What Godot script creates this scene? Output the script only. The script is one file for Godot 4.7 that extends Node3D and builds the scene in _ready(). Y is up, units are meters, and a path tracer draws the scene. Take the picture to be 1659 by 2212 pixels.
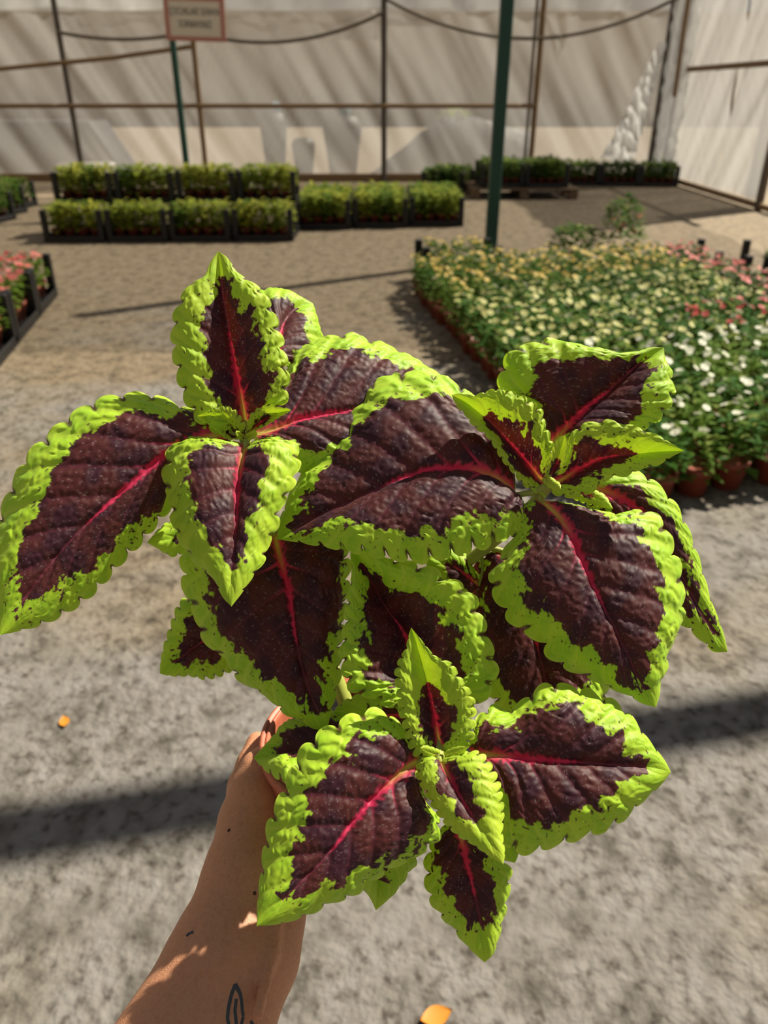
extends Node3D
# A hand lifts a potted coleus in front of the camera inside a plastic-film greenhouse.

const SUN_TOWARDS := Vector3(0.58, 0.78, -0.38)
const POT_BASE := Vector3(-0.0218, 0.8327, -0.3692)
# Coleus leaves, in tenths of a millimetre from the pot's base: midrib, first edge, second edge, dark share of either half,
# end of the dark zone, youth, teeth on an edge, size.
const LEAVES := [
	[[-601,2958,-544,-613,3035,-578,-627,3112,-613,-643,3188,-646,-658,3263,-680,-672,3339,-714,-684,3415,-747,-698,3490,-781,-711,3565,-814,-723,3640,-848,-732,3716,-881,-739,3791,-915,-745,3866,-948], [-601,2958,-544,-645,2935,-504,-696,2925,-471,-751,2936,-449,-801,2964,-437,-846,3002,-435,-884,3042,-453,-914,3088,-474,-938,3137,-497,-959,3186,-520,-969,3239,-545,-982,3291,-570,-993,3343,-594,-1001,3395,-619,-1005,3448,-644,-1004,3501,-669,-994,3553,-694,-974,3602,-720,-950,3646,-756,-923,3688,-791,-883,3721,-821,-830,3739,-843,-803,3781,-877,-778,3826,-914,-745,3866,-948], [-601,2958,-544,-545,2982,-534,-488,2997,-520,-434,3021,-510,-387,3057,-507,-351,3100,-511,-336,3146,-533,-330,3195,-555,-329,3243,-578,-336,3292,-600,-345,3339,-623,-355,3387,-645,-366,3434,-667,-379,3481,-689,-394,3527,-710,-411,3573,-731,-432,3617,-751,-459,3658,-772,-495,3692,-800,-540,3719,-823,-585,3744,-846,-632,3768,-868,-662,3807,-898,-698,3842,-926,-745,3866,-948], 0.46, 0.6, 0.86, 0.35, 11, 376, 0],
	[[-582,2882,-400,-593,2840,-311,-597,2796,-227,-599,2752,-147,-597,2706,-71,-590,2660,0,-587,2613,66,-587,2564,128,-588,2514,185,-590,2463,238,-591,2410,288,-588,2355,333,-586,2297,374], [-582,2882,-400,-531,2907,-409,-476,2924,-414,-419,2933,-416,-362,2935,-416,-307,2924,-404,-272,2893,-360,-261,2853,-313,-267,2814,-266,-277,2774,-222,-289,2736,-178,-313,2701,-139,-342,2669,-102,-357,2631,-62,-364,2590,-23,-381,2552,13,-406,2517,47,-420,2479,85,-427,2447,133,-450,2420,178,-480,2398,219,-505,2372,260,-531,2346,300,-558,2322,338,-586,2297,374], [-582,2882,-400,-640,2906,-408,-702,2920,-412,-765,2931,-415,-828,2940,-419,-891,2950,-418,-946,2948,-390,-991,2923,-351,-1019,2886,-306,-1031,2841,-258,-1032,2795,-211,-1021,2749,-165,-995,2705,-121,-981,2659,-78,-971,2612,-35,-950,2567,5,-921,2524,43,-887,2485,81,-845,2456,129,-798,2430,172,-746,2410,212,-697,2388,251,-666,2354,295,-631,2322,337,-586,2297,374], 0.45, 0.6, 0.78, 0.3, 11, 350, 0],
	[[-679,2918,-499,-819,2912,-437,-951,2889,-369,-1065,2837,-287,-1166,2773,-201,-1263,2706,-117,-1357,2639,-34,-1447,2569,47,-1530,2495,129,-1605,2416,210,-1675,2334,291,-1742,2250,370,-1806,2165,447], [-679,2918,-499,-718,2851,-481,-771,2792,-467,-832,2738,-457,-888,2679,-444,-939,2621,-423,-982,2577,-373,-1023,2533,-323,-1066,2490,-275,-1111,2449,-228,-1155,2409,-182,-1199,2368,-137,-1246,2330,-94,-1294,2294,-51,-1338,2254,-9,-1381,2214,34,-1426,2177,74,-1476,2148,116,-1519,2136,173,-1564,2130,226,-1610,2127,277,-1659,2130,324,-1708,2140,366,-1758,2152,407,-1806,2165,447], [-679,2918,-499,-761,2974,-529,-851,3020,-553,-947,3056,-573,-1042,3093,-594,-1140,3122,-606,-1236,3136,-587,-1331,3137,-562,-1423,3123,-529,-1509,3097,-490,-1586,3056,-444,-1655,3006,-394,-1721,2955,-343,-1781,2899,-290,-1832,2836,-235,-1868,2766,-176,-1902,2696,-117,-1929,2625,-56,-1940,2559,18,-1933,2491,93,-1915,2423,166,-1892,2357,238,-1864,2292,309,-1834,2228,378,-1806,2165,447], 0.72, 0.64, 0.93, 0, 14, 683, 0],
	[[-564,2891,-530,-460,2909,-556,-360,2935,-590,-260,2960,-628,-154,2969,-660,-46,2976,-695,62,2981,-733,172,2985,-774,284,2987,-818,398,2986,-864,515,2982,-912,635,2970,-960,756,2942,-1002], [-564,2891,-530,-551,2925,-627,-531,2958,-725,-502,2988,-822,-474,3022,-922,-448,3063,-1013,-416,3122,-1057,-387,3181,-1103,-349,3235,-1147,-286,3271,-1181,-211,3283,-1204,-135,3293,-1227,-58,3306,-1252,20,3301,-1268,97,3278,-1276,175,3260,-1287,253,3235,-1295,328,3205,-1292,396,3174,-1251,462,3141,-1211,526,3106,-1169,587,3067,-1127,647,3028,-1086,705,2989,-1046,756,2942,-1002], [-564,2891,-530,-534,2844,-501,-492,2805,-476,-447,2770,-454,-394,2743,-438,-335,2725,-430,-276,2711,-435,-216,2702,-443,-155,2698,-455,-94,2697,-470,-33,2698,-487,28,2701,-505,88,2707,-526,149,2715,-550,208,2726,-576,266,2740,-605,324,2758,-636,380,2776,-670,437,2794,-711,492,2814,-755,547,2836,-800,601,2859,-848,655,2884,-897,706,2912,-949,756,2942,-1002], 0.68, 0.7, 0.9, 0, 10, 474, 0],
	[[-460,3184,-986,-457,3223,-1062,-454,3264,-1138,-448,3305,-1214,-439,3346,-1291,-415,3383,-1365,-376,3412,-1435,-324,3427,-1497,-263,3424,-1550], [-460,3184,-986,-521,3186,-1043,-561,3212,-1112,-590,3246,-1187,-612,3288,-1242,-630,3332,-1293,-642,3378,-1345,-647,3425,-1398,-647,3472,-1450,-643,3519,-1503,-596,3538,-1541,-539,3535,-1566,-479,3527,-1574,-421,3509,-1572,-368,3482,-1565,-315,3453,-1558,-263,3424,-1550], [-460,3184,-986,-426,3161,-1029,-392,3139,-1073,-357,3116,-1115,-318,3101,-1140,-279,3101,-1167,-247,3115,-1202,-219,3135,-1240,-197,3159,-1280,-185,3188,-1323,-183,3220,-1367,-192,3251,-1411,-204,3285,-1442,-215,3321,-1469,-228,3356,-1496,-245,3390,-1523,-263,3424,-1550], 0.6, 0.68, 0.8, 0, 11, 169, 0],
	[[-592,2918,-465,-636,2912,-489,-676,2917,-502,-701,2948,-503,-727,2976,-503,-757,3000,-500,-790,3018,-483,-820,3038,-450,-849,3056,-415], [-592,2918,-465,-608,2905,-457,-627,2897,-452,-648,2895,-451,-668,2896,-445,-688,2897,-437,-707,2905,-434,-722,2920,-434,-736,2936,-435,-750,2952,-436,-762,2969,-437,-777,2984,-438,-793,2996,-433,-810,3008,-426,-826,3020,-421,-839,3037,-417,-849,3056,-415], [-592,2918,-465,-585,2947,-459,-586,2976,-453,-594,3003,-445,-604,3026,-447,-614,3048,-451,-627,3068,-454,-645,3084,-455,-666,3094,-453,-689,3099,-448,-712,3099,-440,-735,3098,-432,-759,3094,-429,-782,3085,-426,-804,3075,-422,-827,3066,-419,-849,3056,-415], 0.5, 0.45, 0.6, 0.8, 9, 117, 0],
	[[-581,2923,-468,-556,2934,-501,-530,2953,-521,-500,2980,-520,-466,3002,-517,-430,3022,-512,-393,3044,-497,-352,3067,-465,-311,3086,-431], [-581,2923,-468,-580,2949,-467,-578,2974,-466,-572,3000,-465,-564,3023,-468,-553,3044,-472,-535,3061,-473,-515,3076,-474,-494,3088,-473,-471,3098,-470,-447,3105,-466,-423,3107,-459,-401,3101,-452,-379,3095,-445,-355,3096,-443,-332,3094,-439,-311,3086,-431], [-581,2923,-468,-564,2928,-470,-546,2933,-472,-529,2940,-475,-512,2950,-474,-494,2959,-471,-477,2969,-469,-460,2979,-466,-443,2990,-464,-426,3001,-462,-410,3012,-461,-394,3024,-459,-378,3036,-455,-361,3048,-449,-344,3060,-443,-327,3073,-437,-311,3086,-431], 0.5, 0.45, 0.6, 0.8, 8, 110, 0],
	[[994,2577,-359,894,2664,-379,778,2724,-388,649,2748,-381,520,2753,-367,395,2733,-344,276,2697,-316,161,2652,-287,46,2605,-260,-70,2557,-237,-186,2508,-217,-298,2449,-195,-408,2384,-174], [994,2577,-359,1037,2555,-299,1047,2514,-231,1024,2475,-164,958,2463,-113,891,2452,-70,826,2434,-50,760,2417,-33,695,2398,-15,629,2385,-1,561,2376,10,493,2369,18,425,2365,24,357,2368,25,289,2377,23,221,2383,20,153,2389,17,86,2399,6,19,2402,-20,-50,2402,-44,-120,2399,-69,-190,2396,-94,-262,2393,-121,-335,2389,-147,-408,2384,-174], [994,2577,-359,1009,2645,-453,999,2714,-548,980,2783,-645,950,2850,-741,897,2915,-823,826,2991,-855,740,3052,-880,648,3105,-901,554,3154,-921,447,3168,-923,338,3171,-920,233,3154,-907,136,3114,-882,77,3040,-840,-2,2976,-804,-67,2905,-766,-135,2838,-721,-203,2785,-646,-259,2723,-568,-302,2657,-488,-342,2590,-409,-374,2522,-330,-404,2454,-252,-408,2384,-174], 0.7, 0.66, 0.95, 0, 13, 567, 1],
	[[1182,2661,-325,1139,2676,-382,1105,2701,-446,1066,2741,-483,1021,2788,-500,975,2834,-518,929,2880,-535,883,2924,-552,834,2967,-568,781,3015,-563,726,3066,-546,668,3112,-525,607,3152,-502], [1182,2661,-325,1167,2632,-308,1161,2600,-289,1127,2612,-294,1094,2629,-302,1060,2644,-308,1029,2666,-316,1003,2691,-326,978,2718,-337,954,2746,-348,929,2772,-359,904,2798,-369,883,2828,-382,865,2858,-394,845,2887,-406,822,2915,-418,796,2940,-428,765,2960,-434,736,2983,-442,712,3010,-451,690,3038,-461,664,3064,-470,638,3089,-478,620,3120,-489,607,3152,-502], [1182,2661,-325,1182,2704,-335,1184,2747,-345,1187,2789,-355,1191,2830,-364,1197,2871,-375,1192,2909,-392,1178,2946,-408,1162,2982,-424,1147,3018,-440,1140,3055,-456,1119,3087,-470,1084,3109,-478,1048,3131,-487,1011,3150,-493,971,3165,-497,931,3180,-502,891,3190,-505,850,3184,-504,809,3175,-502,770,3162,-497,731,3150,-493,690,3156,-499,648,3159,-503,607,3152,-502], 0.55, 0.52, 0.74, 0.5, 15, 288, 1],
	[[1239,2781,-630,1289,2832,-656,1339,2883,-681,1390,2934,-707,1446,2979,-730,1506,3021,-751,1566,3062,-772,1623,3106,-794,1680,3151,-816,1737,3196,-839,1795,3240,-861,1856,3279,-880,1922,3311,-896], [1239,2781,-630,1209,2842,-652,1177,2902,-675,1144,2961,-696,1102,3015,-715,1046,3056,-729,980,3078,-740,922,3110,-757,919,3170,-788,940,3229,-820,971,3284,-849,1025,3323,-869,1091,3343,-879,1159,3358,-886,1225,3378,-896,1294,3372,-892,1362,3356,-882,1430,3342,-875,1500,3329,-873,1569,3309,-868,1638,3293,-864,1709,3294,-870,1780,3302,-880,1850,3316,-893,1922,3311,-896], [1239,2781,-630,1281,2801,-611,1322,2820,-592,1363,2840,-573,1404,2859,-554,1446,2875,-539,1493,2881,-542,1540,2887,-544,1587,2893,-546,1634,2899,-549,1681,2907,-552,1727,2914,-555,1774,2924,-560,1817,2941,-568,1856,2966,-580,1888,2996,-596,1914,3031,-614,1938,3067,-637,1959,3101,-673,1960,3137,-711,1959,3174,-749,1957,3211,-787,1935,3240,-821,1922,3274,-857,1922,3311,-896], 0.62, 0.68, 0.88, 0, 11, 324, 1],
	[[1196,2657,-323,1259,2678,-356,1323,2701,-390,1381,2734,-402,1436,2771,-397,1493,2803,-388,1553,2824,-374,1613,2839,-357,1673,2854,-339,1726,2877,-307,1774,2903,-264,1821,2925,-219,1867,2948,-174], [1196,2657,-323,1182,2696,-341,1180,2736,-359,1200,2772,-376,1224,2806,-391,1246,2841,-405,1267,2879,-413,1288,2917,-421,1305,2957,-429,1330,2991,-435,1368,3009,-432,1409,3020,-425,1449,3031,-419,1489,3039,-410,1529,3035,-395,1566,3026,-377,1606,3026,-365,1644,3022,-349,1677,3011,-323,1711,3003,-300,1745,2997,-277,1777,2986,-252,1806,2971,-225,1836,2959,-199,1867,2948,-174], [1196,2657,-323,1197,2633,-297,1224,2618,-276,1257,2616,-262,1291,2619,-251,1324,2625,-242,1357,2636,-235,1389,2651,-230,1419,2670,-228,1443,2696,-229,1466,2723,-231,1494,2744,-229,1523,2761,-226,1555,2770,-218,1587,2776,-208,1616,2794,-205,1643,2815,-204,1671,2833,-201,1702,2843,-193,1733,2853,-186,1760,2871,-183,1786,2892,-182,1812,2913,-180,1839,2931,-177,1867,2948,-174], 0.5, 0.5, 0.72, 0.5, 8, 303, 1],
	[[1131,2567,-319,1206,2535,-220,1266,2490,-122,1304,2430,-25,1334,2364,66,1372,2299,148,1409,2229,224,1451,2158,291,1495,2083,352,1540,2004,406,1581,1917,456,1632,1828,498,1697,1739,531], [1131,2567,-319,1212,2561,-321,1294,2550,-323,1376,2533,-324,1458,2515,-326,1539,2501,-323,1612,2508,-296,1682,2534,-281,1754,2540,-258,1817,2520,-222,1850,2471,-174,1880,2418,-125,1906,2363,-77,1927,2306,-30,1938,2245,16,1943,2182,61,1942,2119,105,1926,2058,151,1889,2013,211,1841,1972,267,1810,1926,324,1794,1877,381,1747,1837,429,1727,1788,481,1697,1739,531], [1131,2567,-319,1052,2557,-305,994,2515,-276,966,2453,-237,948,2386,-199,920,2325,-158,879,2278,-102,836,2233,-49,829,2180,7,861,2133,57,895,2085,105,936,2041,149,990,2006,186,1052,1979,216,1104,1941,250,1144,1892,288,1199,1855,317,1263,1831,341,1326,1820,374,1389,1811,403,1447,1792,435,1510,1783,461,1573,1769,486,1632,1748,513,1697,1739,531], 0.68, 0.68, 0.92, 0, 12, 520, 1],
	[[1362,2544,-546,1545,2528,-529,1715,2468,-488,1852,2364,-422,1952,2232,-341,2036,2091,-256,2121,1952,-172,2215,1818,-90,2311,1685,-9], [1362,2544,-546,1462,2582,-584,1567,2609,-616,1680,2616,-637,1789,2611,-634,1887,2573,-609,1965,2509,-569,2034,2438,-527,2083,2355,-477,2125,2269,-426,2162,2181,-374,2195,2093,-321,2216,2008,-259,2238,1926,-196,2268,1846,-134,2296,1767,-73,2311,1685,-9], [1362,2544,-546,1425,2477,-527,1485,2407,-506,1543,2335,-483,1597,2269,-447,1649,2205,-408,1701,2142,-369,1753,2078,-330,1804,2014,-291,1857,1952,-253,1915,1892,-216,1976,1837,-182,2044,1797,-145,2110,1759,-105,2173,1718,-64,2234,1676,-23,2311,1685,-9], 0.45, 0.55, 0.93, 0, 10, 525, 1],
	[[-466,2274,-444,-437,2204,-359,-406,2134,-277,-373,2065,-199,-345,1994,-125,-331,1921,-52,-314,1846,17,-292,1772,82,-268,1697,144,-238,1621,202,-202,1546,257,-159,1471,307,-114,1395,354], [-466,2274,-444,-397,2279,-451,-329,2282,-458,-260,2283,-465,-191,2280,-470,-123,2269,-467,-57,2255,-440,-10,2219,-402,4,2168,-356,10,2116,-311,8,2063,-267,4,2010,-223,-2,1957,-181,-10,1905,-139,-17,1852,-98,-22,1798,-58,-27,1744,-19,-32,1692,22,-36,1649,73,-40,1605,123,-54,1563,171,-71,1522,218,-88,1480,264,-103,1438,309,-114,1395,354], [-466,2274,-444,-556,2284,-454,-648,2286,-460,-740,2278,-462,-830,2253,-456,-915,2222,-441,-991,2193,-406,-1039,2138,-357,-1040,2067,-301,-1024,1996,-246,-992,1930,-194,-951,1866,-144,-932,1796,-93,-883,1736,-47,-822,1684,-7,-741,1654,20,-714,1587,67,-648,1541,105,-570,1515,146,-489,1496,182,-431,1452,231,-356,1427,269,-274,1419,297,-201,1392,334,-114,1395,354], 0.84, 0.72, 0.92, 0, 12, 445, 3],
	[[-618,1543,-467,-708,1540,-444,-796,1534,-419,-881,1520,-391,-963,1499,-358,-1036,1467,-319,-1104,1429,-277,-1176,1396,-237,-1241,1357,-195], [-618,1543,-467,-615,1492,-443,-612,1440,-418,-625,1390,-395,-656,1355,-367,-695,1327,-341,-739,1305,-319,-789,1291,-301,-837,1275,-281,-886,1262,-264,-939,1260,-252,-993,1265,-244,-1042,1289,-238,-1093,1304,-227,-1144,1316,-213,-1193,1333,-202,-1241,1357,-195], [-618,1543,-467,-657,1593,-498,-701,1640,-527,-761,1670,-547,-826,1695,-553,-892,1716,-554,-960,1729,-550,-1028,1734,-542,-1095,1730,-530,-1145,1697,-501,-1174,1649,-464,-1193,1596,-424,-1211,1548,-380,-1227,1501,-334,-1238,1453,-288,-1243,1405,-241,-1241,1357,-195], 0.6, 0.55, 0.86, 0, 14, 243, 3],
	[[-776,2404,-447,-827,2390,-415,-877,2376,-383,-926,2361,-351,-976,2348,-320,-1026,2338,-290,-1078,2332,-262,-1131,2333,-239,-1184,2336,-216], [-776,2404,-447,-773,2367,-429,-771,2330,-411,-780,2294,-393,-801,2268,-370,-827,2248,-347,-857,2231,-326,-890,2220,-307,-926,2214,-292,-963,2218,-282,-1001,2222,-272,-1036,2215,-256,-1070,2225,-242,-1099,2252,-235,-1127,2281,-229,-1156,2309,-223,-1184,2336,-216], [-776,2404,-447,-798,2427,-462,-823,2448,-475,-858,2453,-480,-891,2454,-471,-923,2452,-458,-954,2448,-444,-984,2441,-428,-1012,2431,-410,-1040,2421,-393,-1067,2410,-375,-1093,2398,-356,-1115,2388,-331,-1136,2377,-303,-1153,2364,-275,-1168,2350,-245,-1184,2336,-216], 0.5, 0.5, 0.7, 0, 9, 174, 3],
	[[482,1642,470,465,1642,350,445,1646,228,420,1690,148,389,1757,96,355,1824,44,311,1886,-5,254,1942,-51,202,2002,-99,159,2088,-119,114,2185,-117,68,2279,-114,27,2374,-111], [482,1642,470,429,1632,473,375,1627,472,323,1639,463,273,1657,450,223,1673,438,172,1687,422,120,1698,409,67,1705,398,22,1727,378,-2,1765,349,-17,1808,319,-31,1850,288,-38,1894,256,-32,1938,225,-22,1982,193,-14,2026,162,-7,2070,130,0,2113,95,10,2156,61,21,2198,27,33,2241,-7,29,2285,-42,25,2329,-76,27,2374,-111], [482,1642,470,552,1631,477,621,1640,475,688,1661,465,748,1693,449,797,1738,425,835,1786,391,851,1842,353,844,1899,314,821,1954,277,804,2010,239,784,2065,201,760,2120,163,736,2175,126,686,2215,97,634,2253,69,566,2266,53,510,2299,27,439,2303,11,374,2320,-13,302,2318,-25,233,2329,-45,166,2348,-70,99,2368,-94,27,2374,-111], 0.58, 0.58, 0.9, 0, 12, 402, 2],
	[[519,1611,715,510,1641,671,500,1674,628,491,1715,595,481,1764,568,469,1814,543,456,1864,519,442,1916,498,428,1970,478,412,2029,466,396,2091,459,379,2154,454,360,2217,452], [519,1611,715,485,1605,727,451,1602,739,416,1603,750,380,1611,757,357,1641,751,345,1669,734,334,1698,718,325,1728,701,316,1759,685,306,1789,670,298,1821,654,293,1853,639,289,1886,625,283,1919,611,278,1952,597,274,1986,583,278,2019,569,288,2047,551,300,2074,533,317,2100,517,333,2127,501,341,2157,484,349,2187,468,360,2217,452], [519,1611,715,553,1597,727,591,1605,729,629,1619,727,663,1640,723,686,1670,712,700,1702,693,703,1736,674,706,1770,656,708,1805,637,704,1840,620,693,1874,603,674,1906,588,653,1937,574,629,1967,562,606,1997,550,589,2031,536,557,2052,529,520,2062,524,487,2081,514,459,2105,502,435,2133,489,410,2161,476,385,2189,464,360,2217,452], 0.42, 0.55, 0.55, 0.45, 15, 271, 2],
	[[506,1606,774,541,1587,848,575,1567,918,611,1545,982,647,1521,1042,685,1495,1098,722,1466,1150,759,1432,1198,795,1395,1242], [506,1606,774,556,1626,774,606,1649,772,656,1668,770,706,1684,786,743,1673,819,769,1652,856,790,1628,893,805,1601,931,813,1571,968,818,1541,1005,818,1509,1040,810,1486,1082,804,1463,1124,807,1441,1164,807,1418,1204,795,1395,1242], [506,1606,774,455,1632,771,405,1622,787,383,1585,815,387,1555,856,412,1532,896,436,1508,934,459,1484,972,487,1462,1007,520,1442,1039,554,1423,1069,592,1407,1096,635,1406,1125,676,1404,1156,714,1399,1187,754,1397,1216,795,1395,1242], 0.5, 0.42, 0.62, 0.6, 15, 266, 2],
	[[417,1552,724,325,1546,786,249,1523,854,177,1496,920,110,1465,984,50,1428,1048,-8,1389,1109,-67,1350,1166,-132,1313,1218,-197,1276,1267,-263,1237,1313,-328,1196,1356,-394,1152,1397], [417,1552,724,418,1499,759,427,1445,793,442,1392,827,472,1344,856,513,1305,885,538,1271,928,524,1235,972,471,1218,1005,419,1201,1036,364,1187,1065,305,1182,1088,250,1168,1116,198,1151,1143,141,1142,1165,103,1114,1198,50,1101,1220,-9,1101,1238,-66,1108,1264,-117,1104,1295,-171,1105,1322,-226,1110,1346,-281,1119,1367,-338,1134,1383,-394,1152,1397], [417,1552,724,383,1607,686,348,1661,647,306,1711,610,250,1750,578,177,1765,566,103,1767,590,31,1760,618,-36,1746,649,-99,1725,682,-157,1698,718,-208,1664,757,-243,1621,800,-272,1574,844,-300,1527,888,-329,1479,930,-361,1433,971,-381,1387,1016,-388,1353,1074,-393,1319,1130,-395,1285,1186,-397,1252,1240,-399,1219,1293,-398,1185,1346,-394,1152,1397], 0.74, 0.62, 0.85, 0.1, 12, 508, 2],
	[[678,1555,700,765,1577,716,851,1589,734,937,1594,752,1022,1598,767,1108,1601,779,1194,1602,788,1280,1601,794,1368,1596,798,1456,1590,800,1545,1583,798,1636,1568,797,1726,1540,799], [678,1555,700,678,1592,651,692,1629,602,716,1664,553,755,1693,506,811,1709,474,874,1703,488,935,1717,489,988,1755,477,1037,1795,462,1091,1829,449,1154,1843,447,1217,1834,456,1279,1824,465,1343,1818,471,1401,1794,485,1463,1776,496,1515,1747,516,1552,1723,557,1584,1694,598,1613,1664,640,1643,1634,681,1675,1605,719,1704,1575,758,1726,1540,799], [678,1555,700,712,1523,741,743,1490,782,764,1453,825,781,1414,867,797,1374,908,815,1328,943,833,1281,977,854,1235,1011,902,1207,1033,964,1205,1040,1025,1218,1038,1085,1236,1033,1145,1255,1026,1205,1273,1019,1265,1290,1010,1324,1309,1001,1383,1328,988,1440,1349,969,1494,1376,946,1542,1407,919,1590,1439,891,1640,1470,863,1686,1503,832,1726,1540,799], 0.66, 0.68, 0.88, 0.05, 11, 436, 2],
	[[635,980,637,657,928,716,679,872,790,700,810,858,722,742,920,743,669,978,760,587,1030,773,499,1079,781,402,1123], [635,980,637,691,959,654,742,929,674,787,890,696,828,862,727,873,839,758,915,812,788,947,776,822,948,732,858,932,687,892,923,639,926,909,590,958,891,549,994,875,509,1031,855,469,1067,828,429,1099,781,402,1123], [635,980,637,576,960,653,528,925,675,494,878,703,466,838,740,450,797,780,447,754,820,452,709,859,464,663,895,489,620,928,523,579,958,565,543,983,610,517,1012,647,486,1044,689,457,1073,735,430,1099,781,402,1123], 0.6, 0.62, 0.78, 0.05, 8, 315, 2],
	[[273,1239,461,243,1176,536,216,1109,606,199,1038,674,191,962,738,188,883,798,193,800,855,187,712,908,172,621,958], [273,1239,461,321,1193,472,361,1138,485,389,1076,501,411,1030,536,429,988,574,442,943,612,448,897,649,447,850,685,440,802,721,425,754,755,390,714,783,352,689,821,312,668,859,267,651,894,220,636,927,172,621,958], [273,1239,461,184,1336,536,98,1414,620,18,1481,708,-52,1467,753,-110,1424,792,-161,1375,832,-210,1325,871,-244,1266,914,-235,1201,959,-195,1142,999,-140,1092,1032,-76,1008,1026,-6,918,1008,75,850,975,135,750,960,172,621,958], 0.35, 0.3, 0.8, 0, 10, 320, 5],
	[[28,1318,339,-44,1322,364,-114,1322,385,-184,1317,404,-254,1307,419,-325,1296,429,-397,1284,434,-470,1271,434,-545,1255,430], [28,1318,339,37,1363,450,47,1408,559,42,1456,665,11,1451,702,-30,1438,718,-72,1427,731,-116,1417,742,-161,1412,749,-206,1409,753,-252,1407,756,-298,1412,753,-347,1384,702,-400,1345,640,-450,1311,574,-499,1282,503,-545,1255,430], [28,1318,339,20,1326,277,12,1334,215,-16,1335,154,-65,1347,144,-117,1356,147,-169,1360,152,-219,1351,163,-269,1341,173,-321,1336,178,-370,1323,187,-413,1297,201,-440,1284,245,-467,1277,293,-494,1271,340,-520,1263,385,-545,1255,430], 0.5, 0.55, 0.84, 0, 12, 216, 5],
	[[957,2162,-406,1012,2059,-310,1063,1953,-218,1110,1844,-130,1149,1731,-46,1182,1614,35,1216,1495,112,1257,1374,183,1300,1249,251], [957,2162,-406,1064,2158,-426,1166,2116,-426,1261,2057,-419,1337,1999,-380,1403,1937,-331,1461,1869,-280,1512,1796,-229,1552,1718,-175,1585,1637,-122,1612,1554,-69,1628,1468,-15,1613,1394,53,1564,1331,119,1492,1280,177,1405,1244,226,1300,1249,251], [957,2162,-406,862,2140,-416,795,2065,-399,761,1968,-371,748,1882,-316,751,1799,-256,761,1717,-198,779,1635,-141,802,1554,-86,831,1473,-33,863,1393,19,905,1316,67,959,1260,125,1026,1218,180,1112,1203,219,1207,1224,237,1300,1249,251], 0.84, 0.84, 0.92, 0, 12, 421, 4],
	[[493,1438,273,417,1428,261,340,1416,248,263,1402,237,185,1386,228,107,1368,219,28,1349,211,-51,1329,203,-130,1309,196], [493,1438,273,480,1385,279,467,1331,285,440,1284,287,397,1258,289,351,1243,288,305,1231,285,258,1221,282,210,1212,277,162,1205,272,115,1200,265,67,1200,256,21,1210,248,-23,1227,240,-65,1248,229,-100,1276,213,-130,1309,196], [493,1438,273,472,1460,238,450,1483,202,420,1500,169,377,1510,151,330,1512,141,282,1510,133,233,1505,127,185,1497,122,137,1485,119,89,1471,117,42,1453,118,-2,1434,126,-43,1411,139,-77,1380,156,-104,1345,176,-130,1309,196], 0.45, 0.4, 0.6, 0, 11, 224, 5],
	[[766,1088,726,790,1066,744,814,1045,761,837,1022,779,859,999,797,880,976,816,902,953,834,924,931,852,946,908,870], [766,1088,726,789,1088,722,813,1087,718,835,1077,719,855,1067,726,873,1057,735,890,1046,744,906,1033,753,921,1020,763,934,1006,774,946,991,785,956,975,797,964,961,811,970,947,826,969,933,841,958,920,856,946,908,870], [766,1088,726,765,1066,734,763,1044,742,764,1022,749,769,1005,760,779,991,771,791,978,781,803,965,790,816,952,800,829,940,810,843,928,819,857,916,828,872,909,839,888,905,849,907,904,857,927,907,863,946,908,870], 0.3, 0.3, 0.5, 0, 9, 118, 5],
	[[812,1972,-302,778,1997,-316,744,2023,-330,708,2046,-343,670,2068,-355,631,2088,-365,591,2105,-375,550,2121,-384,509,2137,-392], [812,1972,-302,791,1949,-297,771,1926,-291,744,1910,-290,714,1912,-293,685,1921,-297,657,1933,-304,630,1946,-311,604,1961,-319,579,1978,-328,556,1996,-338,534,2015,-349,514,2037,-357,495,2061,-365,482,2088,-375,488,2115,-385,509,2137,-392], [812,1972,-302,809,1993,-321,805,2014,-339,796,2033,-357,785,2055,-371,772,2077,-383,756,2098,-394,738,2117,-404,716,2133,-413,692,2146,-420,666,2157,-426,640,2164,-430,611,2167,-428,583,2164,-422,556,2159,-414,531,2150,-404,509,2137,-392], 0.7, 0.6, 0.75, 0, 10, 124, 4],
	[[1332,2601,-372,1362,2602,-358,1392,2602,-344,1421,2599,-328,1449,2595,-312,1476,2588,-294,1501,2578,-274,1524,2566,-253,1547,2555,-233], [1332,2601,-372,1348,2611,-377,1364,2619,-382,1384,2621,-383,1402,2622,-378,1419,2623,-371,1436,2622,-364,1453,2620,-356,1470,2618,-347,1486,2614,-338,1501,2609,-328,1515,2602,-317,1525,2594,-302,1531,2585,-285,1537,2575,-268,1541,2565,-250,1547,2555,-233], [1332,2601,-372,1335,2585,-363,1337,2570,-355,1347,2556,-348,1362,2551,-339,1377,2548,-330,1393,2546,-322,1409,2544,-314,1425,2543,-306,1441,2542,-299,1457,2542,-291,1473,2542,-284,1488,2544,-274,1503,2546,-264,1517,2549,-254,1532,2552,-243,1547,2555,-233], 0.15, 0.15, 0.5, 0.4, 7, 98, 1],
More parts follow.
